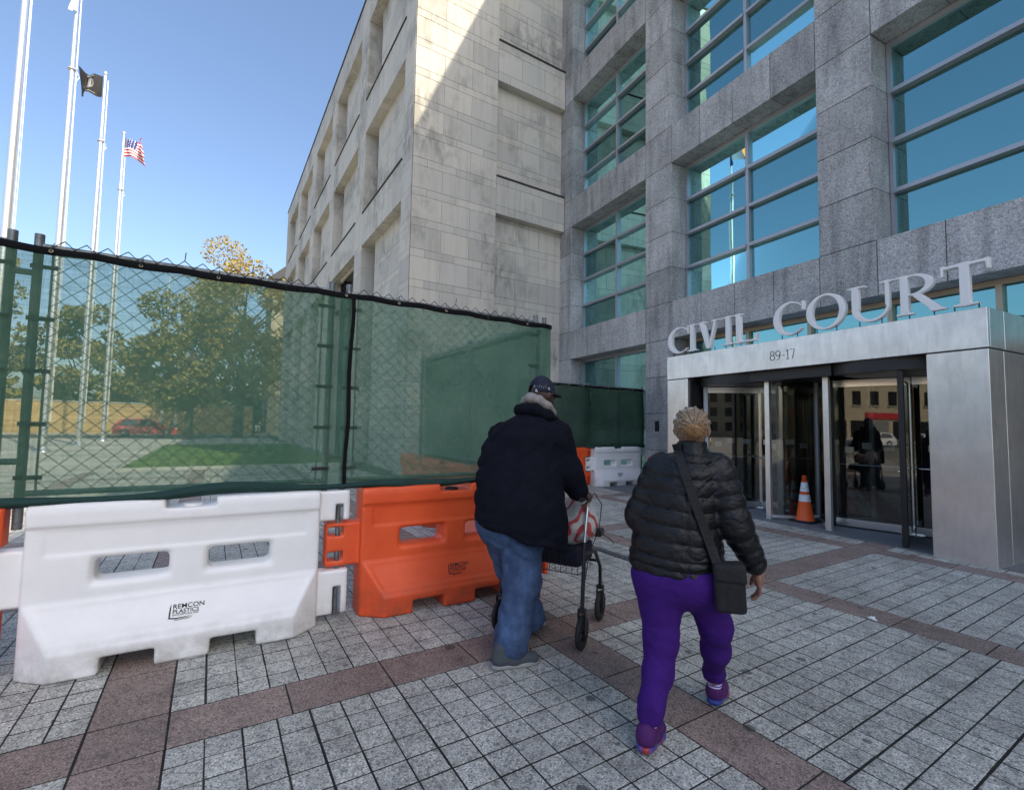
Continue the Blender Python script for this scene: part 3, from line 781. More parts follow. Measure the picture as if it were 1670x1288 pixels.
b = MB(); b.box(-1.5, -.4, -5.9, -4.45, 2.47, 2.652); b.build('door_header', M['dark_panel'], portal)

# ------------------------------------------------------------------ lettering on the portal
def seg2(U, V, a, b, ra, rb):
    ax, ay = a; bx, by = b; dx, dy = bx - ax, by - ay; L2 = dx * dx + dy * dy
    h = np.clip(((U - ax) * dx + (V - ay) * dy) / L2, 0, 1)
    px, py = U - ax - h * dx, V - ay - h * dy
    # flat ended stroke: distance across minus half width, clipped at the ends
    L = math.sqrt(L2); t = ((U - ax) * dx + (V - ay) * dy) / L; n = np.abs(((U - ax) * dy - (V - ay) * dx) / L)
    return np.maximum(n - (ra + (rb - ra) * np.clip(t / L, 0, 1)), np.maximum(-t, t - L))
def rect2(U, V, x0, x1, y0, y1): return np.maximum(np.maximum(x0 - U, U - x1), np.maximum(y0 - V, V - y1))
def ell2(U, V, cx, cy, rx, ry):
    k = np.sqrt(((U - cx) / rx) ** 2 + ((V - cy) / ry) ** 2); return (k - 1) * min(rx, ry)
def serif(U, V, x0, x1, y, up_, t=.045):
    """slab with small brackets; up_: +1 slab grows upwards from y"""
    return rect2(U, V, x0, x1, *( (y, y + t) if up_ > 0 else (y - t, y)))
def g_I(U, V, w):
    c = w / 2; d = rect2(U, V, c - .085, c + .085, 0, 1)
    for y, s_ in ((0, 1), (1, -1)):
        d = smin(d, serif(U, V, 0, w, y, s_), .05)
    return d
def g_C(U, V, w):
    d = np.maximum(ell2(U, V, w * .53, .5, w * .53, .52), -ell2(U, V, w * .61, .5, w * .42, .455))
    cut = np.maximum(w * .72 - U, np.abs(V - .5) - (.5 * np.clip((U - w * .60) / (w * .4), 0, 1) * .62 + .10))
    d = np.maximum(d, -cut); d = np.maximum(d, U - w * .985)
    d = np.minimum(d, rect2(U, V, w * .93, w * .985, .70, .97))
    return d
def g_V(U, V, w):
    d = seg2(U, V, (w * .20, 1.0), (w * .52, 0.0), .095, .085)
    d = np.minimum(d, seg2(U, V, (w * .82, 1.0), (w * .55, 0.0), .045, .045))
    d = np.maximum(d, -V)
    d = smin(d, rect2(U, V, 0, w * .42, .955, 1.0), .03); d = smin(d, rect2(U, V, w * .66, w, .955, 1.0), .03)
    return d
def g_L(U, V, w):
    d = rect2(U, V, .08, .25, 0, 1)
    d = smin(d, rect2(U, V, 0, .33, .955, 1), .05); d = smin(d, rect2(U, V, 0, w * .97, 0, .06), .05)
    return smin(d, seg2(U, V, (w * .90, 0), (w * .985, .25), .05, .018), .03)
def g_O(U, V, w): return np.maximum(ell2(U, V, w / 2, .5, w / 2, .52), -ell2(U, V, w / 2, .5, w / 2 - .17, .46))
def g_U(U, V, w):
    o = np.maximum(np.maximum(ell2(U, V, w * .52, .36, w * .42, .38), -ell2(U, V, w * .56, .38, w * .32, .325)), V - .38)
    d = smin(o, rect2(U, V, w * .10, w * .10 + .17, .36, 1), .01)
    d = smin(d, rect2(U, V, w * .94 - .09, w * .94, .36, 1), .01)
    d = smin(d, rect2(U, V, 0, w * .42, .955, 1), .04); return smin(d, rect2(U, V, w * .74, w * 1.04, .955, 1), .04)
def g_R(U, V, w):
    d = rect2(U, V, .09, .26, 0, 1)
    d = smin(d, rect2(U, V, 0, .36, 0, .045), .05); d = smin(d, rect2(U, V, 0, .3, .955, 1), .03)
    bowl = np.maximum(np.maximum(ell2(U, V, w * .36, .735, w * .42, .265), -ell2(U, V, w * .33, .735, w * .29, .215)), .2 - U)
    d = np.minimum(d, bowl)
    d = np.minimum(d, seg2(U, V, (w * .40, .50), (w * .86, 0.0), .07, .085)); d = np.maximum(d, -V)
    return smin(d, rect2(U, V, w * .70, w, 0, .045), .03)
def g_T(U, V, w):
    c = w / 2; d = rect2(U, V, c - .09, c + .09, 0, 1); d = smin(d, rect2(U, V, c - .22, c + .22, 0, .045), .05)
    d = smin(d, rect2(U, V, .02, w - .02, .93, 1.0), .04)
    for x0, x1 in ((.0, .05), (w - .05, w)):
        d = smin(d, rect2(U, V, x0, x1, .76, 1.0), .05)
    return d
LH = 0.545
sign = empty('court_sign', (10.3, 9.5, 0), -GA, 'raised metal letters reading CIVIL COURT standing on the steel portal', 'sign')
LT = [('C', g_C, -2.564, -3.16), ('I', g_I, -3.115, -3.36), ('V', g_V, -3.37, -3.92), ('I', g_I, -3.975, -4.245), ('L', g_L, -4.25, -4.725),
      ('C', g_C, -5.045, -5.585), ('O', g_O, -5.62, -6.22), ('U', g_U, -6.25, -6.83), ('R', g_R, -6.88, -7.43), ('T', g_T, -7.385, -7.86)]
for ch, g, a, c in LT:
    w = (a - c) / LH
    def f(X, Y, Z, g=g, w=w): return np.maximum(g(Y / LH, Z / LH, w) * LH, np.abs(X) - .042)
    me = sdf_mesh('letter', f, (-.06, -.04, -.03), (.06, w * LH + .04, LH + .03), .0062, M['letter'], 1)
    for v in me.vertices: v.co.y = -v.co.y
    me.flip_normals()
    o = link('letter', me, sign, (-1.62, a, 3.195)); o['label'] = 'raised metal letter ' + ch
    pn = MB()
    for fr in (.25, .75): pn.tube([(0, -w * LH * fr, -.06), (0, -w * LH * fr, .02)], .008, 6)
    pn.build('pin', M['black_metal'], o)
# street number: bent metal strokes
def stroke_text(parent, name, strokes, wdt, m, loc):
    q = MB()
    for s_ in strokes: q.tube([(0, -x, z) for x, z in s_], wdt, 6)
    o = q.build(name, m, parent, loc); return o
def ellp(cx, cy, rx, ry, a0=0, a1=360, n=16): return [(cx + rx * math.cos(R(a0 + (a1 - a0) * i / n)), cy + ry * math.sin(R(a0 + (a1 - a0) * i / n))) for i in range(n + 1)]
num = [ellp(.045, .125, .032, .036), ellp(.045, .048, .042, .044),
       ellp(.15, .115, .04, .046), [(.19, .115), (.186, .07), (.165, .02), (.125, .004)],
       [(.225, .07), (.27, .07)],
       [(.30, .135), (.325, .16), (.325, .003)], [(.30, .003), (.35, .003)],
       [(.37, .155), (.44, .155), (.405, .003)]]
stroke_text(portal, 'street_number', num, .0065, M['grey_text'], (-1.662, -4.975, 2.79))

# ------------------------------------------------------------------ limestone building
LX, LYF, LREC = 4.81, 13.765, 0.285
lime = empty('limestone_building', (LX, LYF, 0), 0, 'pale weathered limestone building with deep square window bays beside the granite block', 'building')
# local: x along the end face (0..), y along the long face, z up
courses = []
z = -0.031
while z < 19.8:
    courses.append((z, z + .243)); courses.append((z + .243, z + .958)); z += .958
courses = [(max(a, 0), min(c, 19.8)) for a, c in courses if c > 0 and a < 19.8]
ls = []
LJ = .007
def E(x0, x1, z0, z1, y=0., d=.06): ls.append((x1 - x0 - LJ, z1 - z0 - LJ, d, (x0 + LJ / 2, y, z0 + LJ / 2), 0.0))
def W(y0, y1, z0, z1, x=0., d=.06): ls.append((y1 - y0 - LJ, z1 - z0 - LJ, d, (x, y1 - LJ / 2, z0 + LJ / 2), -math.pi / 2))
def runs(x0, x1, z0, z1, k, fn, n=3, off=.5, **kw):
    w = (x1 - x0) / n
    xs = [x0 + w * i for i in range(n + 1)] if k else [x0] + [x0 + w * (i + off) for i in range(n)] + [x1]
    for a, c in zip(xs[:-1], xs[1:]):
        if c - a > .02: fn(a, c, z0, z1, **kw)
PW = 2.97            # end pier width
END = 5.93           # end face length up to the granite
ESP = [(8.72, 10.0), (13.40, 14.83), (18.37, 19.8)]
for i, (z0, z1) in enumerate(courses):
    tall = (z1 - z0) > .4
    runs(.0 + .02, PW, z0, z1, tall, E, 3, .48, d=.30)
    inside = [a for a, c in ESP if z0 >= a - .01 and z1 <= c + .01]
    if not inside: runs(PW, END, z0, z1, tall, E, 3, .36, y=LREC)
for a, c in ESP:
    h = c - a
    for (z0, z1, t) in ((a, a + h * .22, 0), (a + h * .22, a + h * .8, 1), (a + h * .8, c, 0)):
        runs(PW + .004, END - .06, z0, z1, t, E, 3, .5, d=.30)
YP = [(0.0, .935), (5.80, 6.93), (11.9, 12.98), (17.83, 19.13), (24.03, 25.33), (30.23, 31.73)]
YO = [(a[1], c[0]) for a, c in zip(YP[:-1], YP[1:])]
WSP = [(8.74, 10.09), (13.5, 14.9), (18.37, 19.8)]
DEP = .46
for k, (y0, y1) in enumerate(YP):
    for i, (z0, z1) in enumerate(courses):
        tall = (z1 - z0) > .4
        if tall or y1 - y0 < 1: W(y0 + (.02 if k == 0 else 0), y1, z0, z1, d=DEP + .1)
        else:
            m_ = y0 + (y1 - y0) * .45; W(y0, m_, z0, z1, d=DEP + .1); W(m_, y1, z0, z1, d=DEP + .1)
for k, (y0, y1) in enumerate(YO):
    for a, c in WSP:
        for q in range(5): W(y0 + (y1 - y0) * q / 5, y0 + (y1 - y0) * (q + 1) / 5, a, c, d=DEP + .1)
    for i, (z0, z1) in enumerate(courses):
        tall = (z1 - z0) > .4
        if k == 1 and z1 < 8.75: continue
        runs(y0, y0 + (y1 - y0) * .85, z0, z1, tall, W, 4, .5, x=.36)
lay_stones(ls, 'limestone_block', M['lime'], lime, 300, hide=lambda p: p.z < 3.2)
b = MB()
b.box(.012, PW - .012, .012, .9, 0, 19.78); b.box(1.0, PW, .89, 6, 0, 19.77); b.box(PW - .02, END, LREC + .012, 6, 0, 19.78)
for a, c in ESP: b.box(PW - .02, END - .065, .012, .4, a + .012, c - .012)
for (y0, y1) in YP: b.box(.012, .8, y0 + .012, y1 - .012, 0, 19.78)
for (y0, y1) in YO:
    for a, c in WSP: b.box(.014, .8, y0 - .02, y1 + .02, a + .012, c - .012)
    b.box(.375, .9, y0 - .02, y0 + (y1 - y0) * .84, 8.75 if (y0, y1) == YO[1] else 0, 19)
b.box(.9, 9, 1.0, 31.7, 0, 19.79)
b.build('wall_core', M['lime_joint'], lime)
for k, (y0, y1) in enumerate(YO):
    for (z0, z1) in ((0.0, 8.74), (10.09, 13.5), (14.9, 18.37)):
        ya = y0 + (y1 - y0) * .85
        q = MB(); q.add([(.62, ya, z0), (.62, y1, z0), (.62, y1, z1), (.62, ya, z1)], [(0, 1, 2, 3)]); wn_ = q.build('window', M['shop_glass'], lime)
        q = MB(); q.box(.55, .63, ya, ya + .05, z0, z1); q.box(.55, .63, y1 - .06, y1 - .005, z0, z1)
        for zz in np.arange(z0 + 1.2, z1 - .3, 1.2): q.box(.57, .625, ya + .05, y1 - .06, zz, zz + .06)
        q.build('frame', M['black_metal'], wn_)
for (y0, y1) in YO:
    for a, c in WSP[:2]:
        q = MB(); q.box(-.035, .36, y0 + .01, y1 - .01, c + .002, c + .05); q.build('ledge_cap', M['lime_cap'], lime)
for a, c in ESP[:2]:
    q = MB(); q.box(PW + .01, END - .07, -.035, .28, c + .002, c + .05); q.build('ledge_cap', M['lime_cap'], lime)
q = MB(); q.box(-.04, 9, -.04, 31.8, 19.80, 19.88); q.build('roof_coping', M['lime_cap'], lime)

# ------------------------------------------------------------------ flagpoles and flags
POLES = [23.55, 30.0, 37.0, 44.2]
PLAB = ['nearest tall silver flagpole, at the left edge of the picture', 'second tall silver flagpole from the left, flag cut off at the top',
        'silver flagpole that carries the black flag', 'farthest silver flagpole that carries the stars and stripes']
def flagpole():
    p = empty('flagpole', (0, 0, 0)); tag(p, PLAB[0], 'flagpole', 'flagpoles in a row beyond the fence')
    b = MB(); b.tube([(0, 0, 0), (0, 0, 8), (0, 0, 22.2)], [.14, .135, .075], 16); b.build('shaft', M['pole'], p)
    b = MB(); b.lathe([(.32, 0), (.32, .05), (.24, .08), (.17, .22), (.145, .24)], 20); b.build('base_collar', M['pole'], p)
    b = MB(); b.lathe([(.0, .42), (.07, .40), (.11, .33), (.12, .26), (.10, .2), (.06, .16), (.075, .1), (.075, 0)][::-1], 16, (0, 0, 22.2), cap=False); b.build('finial', M['pole'], p)
    b = MB(); b.tube([(.17, 0, 1.4), (.16, .01, 10), (.13, .02, 22.1)], .012, 4); b.tube([(.19, .05, 1.4), (.2, .06, 10), (.15, .04, 22.1)], .012, 4); b.build('halyard', M['flag_white'], p)
    b = MB(); b.lathe([(.17, 0), (.19, .04), (.17, .08)], 14, (0, 0, 18.2)); b.tube([(.16, 0, 18.2), (.28, .05, 17.95), (.2, .08, 17.8), (.13, .05, 17.9)], .02, 5); b.build('cleat_ring', M['pole'], p)
    return p
p0 = flagpole()
for i, y in enumerate(POLES):
    o = p0 if i == 0 else copy_tree(p0)
    o.location = (-6.5, y, 0); o['label'] = PLAB[i]
def flag(name, loc, size, pattern, mats, fly, sag, seed, label, fold=.35):
    nx, nz = 40, 26; w, h = size; rs = np.random.RandomState(seed)
    fx, fy = math.cos(fly), math.sin(fly); vs = []
    for i in range(nx + 1):
        for j in range(nz + 1):
            u, v = i / nx, j / nz
            sx = u * w * (1 - fold * u * .5)
            wave = .16 * w * u ** .7 * math.sin(7.5 * u + 2.2 * v + seed) + .03 * w * u * math.sin(17 * u - 5 * v + seed * 2)
            drop = -sag * u ** 1.3 * (1.25 - v * .8) * h + .10 * u * math.sin(5 * u + 3 * v)
            vs.append((fx * sx - fy * wave * 1.3, fy * sx + fx * wave * 1.3, (v - 1) * h + drop))
    b = MB(); fs = []
    b.add(vs, [], True)
    for i in range(nx):
        for j in range(nz):
            b.f.append([i * (nz + 1) + j, (i + 1) * (nz + 1) + j, (i + 1) * (nz + 1) + j + 1, i * (nz + 1) + j + 1])
            b.m.append(pattern((i + .5) / nx, (j + .5) / nz)); b.s.append(True)
    o = b.build(name, mats, None, loc); return tag(o, label, 'flag')
def stripes(u, v):
    if u < .42 and v > 6 / 13:
        a, c = (u / .42 * 11) % 1 - .5, ((v - 6 / 13) / (7 / 13) * 9) % 1 - .5
        return 1 if a * a + c * c < .06 else 2
    return 0 if int((1 - v) * 13) % 2 == 0 else 1
def pow_(u, v):
    r = math.hypot((u - .5) * 1.5, v - .52)
    if .26 < r < .30: return 1
    if r < .26: return 1 if (abs(u - .46) < .09 and v > .42 and v < .72) or (v < .44 and abs(u - .5) < .15) else 0
    return 1 if (v > .88 and v < .95 and abs(u - .5) < .2) or (v > .06 and v < .11 and abs(u - .5) < .25) else 0
flag('flag', (-6.42, 44.2, 22.1), (2.0, 1.3), stripes, [M['flag_red'], M['flag_white'], M['flag_blue']], R(-30), .38, 2, 'stars and stripes flag with red and white stripes on the farthest pole', .5)
flag('flag', (-6.60, 37.0, 22.25), (1.5, 1.3), pow_, [M['flag_black'], M['flag_grey']], R(172), -.02, 4, 'black flag with a white round emblem streaming to the left', .6)
flag('flag', (-6.45, 30.0, 22.0), (.8, .95), lambda u, v: 1 if math.hypot((u - .5) * 1.4, v - .5) < .2 else 0, [M['flag_white'], M['flag_grey']], R(250), .15, 6, 'pale flag hanging from the second pole at the top edge', .7)
flag('flag', (-6.40, 23.55, 22.1), (2.8, 1.8), lambda u, v: 0 if u < .33 else (1 if u < .66 else 2), [M['flag_blue'], M['flag_white'], M['flag_orange']], R(-70), .25, 5, 'blue, white and orange banded flag on the nearest pole', .4)

# ------------------------------------------------------------------ trees
def tree(loc, h, rad, leaf, seed, label, n=3600, crown_lo=.3, lsz=.34, squash=1.0):
    rs = np.random.RandomState(seed)
    t = empty('tree', loc); tag(t, label, 'tree', 'trees beyond the fence')
    b = MB(); top = Vector((rs.uniform(-.4, .4), rs.uniform(-.4, .4), h * .62))
    b.tube([(0, 0, -.05), (.05, 0, h * .2), top * .6 + Vector((0, 0, h * .04)), top], [h * .022 + .05, h * .018, h * .012, .04], 8)
    cl = []
    for i in range(22):
        a = rs.uniform(0, 6.28); zz = rs.uniform(crown_lo, .97) * h
        env = math.sin(math.pi * min(1, max(0.05, ((zz / h - crown_lo) / (1.02 - crown_lo)) ** .75))) ** .6
        rr = rad * env * rs.uniform(.35, 1.0); c = Vector((math.cos(a) * rr, math.sin(a) * rr, zz))
        cl.append((c, rad * rs.uniform(.22, .42)))
        s0 = Vector((0, 0, max(h * .18, zz - rr * .9 - h * .05)))
        b.tube([s0, s0.lerp(c, .5) + Vector((0, 0, -.1 * rr)), c], [h * .007 + .02, h * .004 + .015, .012], 5)
    b.build('trunk', M['bark'], t)
    C = np.array([tuple(c) for c, _ in cl]); Rr = np.array([r for _, r in cl])
    k = rs.choice(len(cl), n, p=Rr ** 2 / (Rr ** 2).sum())
    d = rs.normal(size=(n, 3)); d /= np.linalg.norm(d, axis=1)[:, None]
    P = C[k] + d * (Rr[k] * rs.uniform(.35, 1.05, n) ** .5)[:, None] * np.array([1, 1, .75 * squash])
    a = rs.normal(size=(n, 3)); a /= np.linalg.norm(a, axis=1)[:, None]
    c = np.cross(a, rs.normal(size=(n, 3))); c /= np.linalg.norm(c, axis=1)[:, None]
    s = lsz * rs.uniform(.6, 1.25, n)[:, None]
    V = np.stack([P - a * s * .5, P + c * s * .32, P + a * s * .55, P - c * s * .32], 1).reshape(-1, 3)
    me = bpy.data.meshes.new('crown'); me.from_pydata(V.tolist(), [], np.arange(4 * n).reshape(-1, 4).tolist()); me.materials.append(M[leaf]); me.update()
    link('crown', me, t); return t
tree((2.2, 54.5, 0), 19.3, 6.2, 'leaf_yellow', 1, 'yellow autumn tree rising above the fence top beside the limestone building', 17000, .25, .27)
tree((-1.6, 47.0, 0), 13.5, 4.4, 'leaf_olive', 2, 'broad olive tree at the back of the lawn, nearest the limestone building', 7500, .2)
tree((-6.5, 67.0, 0), 10.5, 3.8, 'leaf_olive', 3, 'tall olive tree behind the tan wall, right of the row of flagpoles', 5200, .28, .42)
tree((-11.8, 66.0, 0), 13.5, 3.6, 'leaf_olive', 4, 'olive green tree behind the tan wall, seen between the flagpoles', 5200, .25, .42)
tree((-20.0, 67.0, 0), 18.5, 4.8, 'leaf_olive', 5, 'olive tree behind the tan wall at the left edge', 4500, .25, .42)
tree((-1.5, 70.0, 0), 14.0, 4.6, 'leaf_olive', 6, 'round olive tree behind the shaded end of the tan wall', 4500, .2, .42)
tree((4.5, 72.0, 0), 14.0, 4.5, 'leaf_green', 7, 'green tree behind the yellow tree', 2600, .2, .42)
# far-off wood that reads as one mass
rs = np.random.RandomState(21); N = 9000
P_ = np.stack([rs.uniform(-75, 14, N), rs.uniform(80, 88, N), rs.uniform(0, 1, N)], 1)
P_[:, 2] = P_[:, 2] ** .8 * (5.2 + 1.4 * np.sin(P_[:, 0] * .45) + 1.4 * np.sin(P_[:, 0] * 1.1 + 1))
a_ = rs.normal(size=(N, 3)); a_ /= np.linalg.norm(a_, axis=1)[:, None]; c_ = np.cross(a_, rs.normal(size=(N, 3))); c_ /= np.linalg.norm(c_, axis=1)[:, None]
s_ = .95 * rs.uniform(.6, 1.3, N)[:, None]
V = np.stack([P_ - a_ * s_ * .5, P_ + c_ * s_ * .35, P_ + a_ * s_ * .5, P_ - c_ * s_ * .35], 1).reshape(-1, 3)
me = bpy.data.meshes.new('far_wood'); me.from_pydata(V.tolist(), [], np.arange(4 * N).reshape(-1, 4).tolist()); me.materials.append(M['leaf_olive'])
tag(link('far_wood', me), kind='stuff')
# tan garden wall with piers
wl = empty('garden_wall', (0, 62, 0), 0, 'long tan brick wall across the road behind the red car', 'wall')
b = MB(); b.box(-60, 3.9, 0, .3, 0, 3.1); b.build('wall_panel', M['tan_brick'], wl)
b = MB(); b.box(-60.05, 3.95, -.06, .36, 3.1, 3.22); b.build('coping', M['concrete'], wl)
for x in range(-58, 4, 6):
    b = MB(); b.box(x, x + .5, -.12, -.002, 0, 3.098); b.build('pier', M['tan_brick'], wl)
h_ = empty('gabled_house', (5.3, 62, 0), 0, 'pale house with dark roof showing past the far end of the limestone building', 'house')
b = MB(); b.box(0, 9, 0, 8, 0, 18.2); b.build('wall', M['beige_stucco'], h_)
b = MB(); b.prism([(-.5, 18.2), (9.5, 18.2), (4.5, 23.0)], -.4, 8.4, 'xz'); b.build('roof', M['dark_roof'], h_)
for k in range(5):
    b = MB(); b.box(.6 + k * 1.7, 1.6 + k * 1.7, -.05, .05, 14.6, 16.6); b.build('window', M['shop_glass'], h_)

# ------------------------------------------------------------------ cars
def car(name, label, paint, L=4.3, wd=1.75, H=1.55):
    c = empty(name, (0, 0, 0)); tag(c, label, 'car')
    a = L / 2
    prof = [(-a, .35), (-a + .02, .72), (-a + .10, .98), (-a + .55, H - .10), (-a + 1.0, H), (.15, H - .02), (.62, H - .18), (a - 1.15, .98), (a - .35, .86), (a - .04, .66), (a, .40), (a - .1, .22), (-a + .1, .22)]
    bm_ = MB()
    n = len(prof); rows = [(-wd / 2, .86, .0), (-wd / 2 + .04, 1.0, 0), (wd / 2 - .04, 1.0, 0), (wd / 2, .86, 0)]
    ys = [-1, -.97, .97, 1]; vs = []
    for yy in ys:
        for x, z in prof:
            k = 1.0 if z < 1.0 else 1 - .22 * (z - 1.0) / (H - 1.0)
            e = .97 if abs(yy) == 1 else 1.0
            vs.append((x * e, yy * wd / 2 * k, .22 + (z - .22) * (1 if abs(yy) < 1 else .99)))
    fs = []
    for r in range(3):
        for i in range(n): fs.append((r * n + i, r * n + (i + 1) % n, (r + 1) * n + (i + 1) % n, (r + 1) * n + i))
    fs += [tuple(range(n))[::-1], tuple(range(3 * n, 4 * n))]
    bm_.add(vs, fs, False); bm_.build('body', paint, c)
    for sg in (-1, 1):
        def gy(z): return sg * wd / 2 * ((1 - .22 * max(0, z - 1.0) / (H - 1.0)) * .992 + .012)
        for poly in ([(-a + .42, 1.02), (-a + .70, H - .12), (-.62, H - .07), (-.62, 1.0)], [(-.54, 1.0), (-.54, H - .07), (.12, H - .09), (.50, H - .24), (.98, .99)]):
            w = MB(); w.add([(x, gy(z), z) for x, z in poly], [tuple(range(len(poly)))]); w.build('side_window', M['car_glass'], c)
        w = MB(); w.box(a - .30, a - .03, sg * wd / 2 * .62 - .18, sg * wd / 2 * .62 + .18, .66, .78, .03); w.build('headlight', M['headlight'], c)
        w = MB(); w.box(-a - .01, -a + .14, sg * wd / 2 * .75 - .14, sg * wd / 2 * .75 + .14, .72, .90, .02); w.build('tail_lamp', M['tail_red'], c)
        for x in (-a + .85, a - .85):
            w = MB(); w.lathe([(.20, -.1), (.32, -.1), (.33, -.07), (.33, .07), (.32, .1), (.20, .1)], 20, (x, sg * (wd / 2 - .08), .33), 'y', False); wh = w.build('wheel', M['rubber'], c)
            w = MB(); w.lathe([(.21, -.06), (.21, .06)], 18, (x, sg * (wd / 2 - .08), .33), 'y')
            for k in range(5):
                t = k * 2 * math.pi / 5; w.tube([(x, sg * (wd / 2 + .015), .33), (x + .19 * math.cos(t), sg * (wd / 2 + .01), .33 + .19 * math.sin(t))], .028, 5)
            w.build('rim', M['rim'], wh)
        w = MB(); w.box(.55, .70, sg * (wd / 2 + .02) - .07, sg * (wd / 2 + .02) + .07, .98, 1.10, .02); w.build('wing_mirror', paint, c)
    w = MB(); w.add([(.66, -wd * .37, H - .17), (.66, wd * .37, H - .17), (a - 1.18, wd * .46, 1.0), (a - 1.18, -wd * .46, 1.0)], [(0, 1, 2, 3)])
    for v in range(len(w.v)): w.v[v] = (w.v[v][0] + .012, w.v[v][1], w.v[v][2] + .012)
    w.build('windscreen', M['car_glass'], c)
    return c
rc = car('parked_car', 'red hatchback on the road beyond the green screen', M['car_red'], 4.8, 1.85, 1.62); rc.location = (-5.1, 56.0, 0)
wc = car('parked_car', 'white car at the kerb of the side street, mirrored in the entrance glass', M['car_white'], 4.6, 1.8, 1.45); wc.location = SF[0] + Matrix.Rotation(SF[1], 3, 'Z') @ Vector((10.3, -33, 0)); wc.rotation_euler.z = SF[1] + R(90)
wc2 = car('parked_car', 'second white car farther along the side street', M['car_white'], 4.4, 1.8, 1.5); wc2.location = SF[0] + Matrix.Rotation(SF[1], 3, 'Z') @ Vector((10.3, -27, 0)); wc2.rotation_euler.z = SF[1] + R(90)

# ------------------------------------------------------------------ shopfronts across the side street (mirrored in the entrance glass)
def shop(y0, y1, h, wallm, label, sign_m, storeys=2):
    s = empty('shop_building', SF[0] + Matrix.Rotation(SF[1], 3, 'Z') @ Vector((0, y0, 0)), SF[1], label, 'building'); L = y1 - y0
    b = MB(); b.box(-12, 0, 0, L, 0, h); b.build('wall', wallm, s)
    b = MB(); b.box(-12.1, .25, -.02, L + .02, h, h + .35); b.build('cornice', M['concrete'], s)
    b = MB(); b.box(.0, .16, .40 * L, min(L - .3, .40 * L + 4.5), 3.15, 3.95); b.build('shop_sign', sign_m, s)
    k = 0
    y = .6
    while y + 2.4 < L:
        b = MB(); b.box(-.02, .04, y, y + 2.2, .5, 2.9); b.build('shop_window' if k % 3 != 1 else 'roller_shutter', M['shop_glass'] if k % 3 != 1 else M['shutter'], s)
        y += 2.8; k += 1
    for fl in range(1, storeys):
        y = 1.0
        while y + 1.2 < L:
            b = MB(); b.box(-.02, .03, y, y + 1.1, 4.9 + (fl - 1) * 3.2, 6.7 + (fl - 1) * 3.2); w = b.build('window', M['shop_glass'], s)
            b = MB(); b.box(.0, .14, y - .1, y + 1.2, 4.75 + (fl - 1) * 3.2, 4.897 + (fl - 1) * 3.2); b.build('sill', M['concrete'], w)
            y += 2.4
    return s
shop(-11, 0, 8.5, M['beige_stucco'], 'low beige shop building with a red sign across the side street', M['sign_red'], 2)
shop(.2, 9.5, 10.5, M['beige_stucco'], 'beige shop building with roller shutter across the side street', M['grey_front'], 2)
shop(9.7, 18, 8.0, M['grey_front'], 'grey green shop building with a red sign across the side street', M['sign_red'], 2)
shop(18.2, 25.5, 6.5, M['beige_stucco'], 'low beige building at the far end of the side street', M['sign_red'], 1)
shop(-24, -11.2, 11.5, M['grey_front'], 'tall grey building at the near end of the side street', M['sign_red'], 3)
def block(loc, rz, L, D, h, m, label, nst):
    s = empty('apartment_block', loc, rz, label, 'building')
    b = MB(); b.box(-L / 2, L / 2, 0, D, 0, h); b.build('wall', m, s)
    b = MB(); b.box(-L / 2 - .2, L / 2 + .2, -.2, D + .2, h, h + .5); b.build('cornice', M['concrete'], s)
    b = MB()
    for k in range(nst):
        z = 1.2 + k * (h - 1.0) / nst; x = -L / 2 + 1.2
        while x + 1.4 < L / 2: b.box(x, x + 1.3, -.03, .02, z, z + 1.7); x += 2.7
    tag(b.build('window', M['shop_glass'], s), kind='stuff')
block((-75, 5, 0), R(90), 60, 14, 13, M['red_brick'], 'long red brick block far behind the side street', 4)
block((-48, -62, 0), R(140), 46, 14, 15, M['beige_stucco'], 'beige block far behind the camera on the left', 5)
block((2, -88, 0), R(180), 52, 14, 14, M['red_brick'], 'brick block far behind the camera', 4)
shop(-50, -24.2, 10, M['beige_stucco'], 'long beige building behind the camera', M['sign_red'], 2)
def street_lamp(loc, h, label):
    s = empty('street_lamp', loc, 0, label, 'street lamp', 'street lamps across the road')
    b = MB(); b.tube([(0, 0, 0), (0, 0, h * .6), (0, 0, h)], [.13, .10, .07], 10); b.build('post', M['pole'], s)
    b = MB(); b.tube([(0, 0, h - .4), (.5, -.2, h - .05), (1.5, -.5, h + .05)], .045, 6); b.build('lamp_arm', M['pole'], s)
    b = MB(); b.box(1.3, 2.0, -.62, -.38, h - .02, h + .12, .03); b.build('lamp_head', M['alu'], s)
street_lamp((-4.4, 60.4, 0), 16.5, 'tall pale street lamp at the tan wall, right of the red car')
street_lamp((-3.2, 60.5, 0), 8.0, 'short pale street lamp beside the taller one')

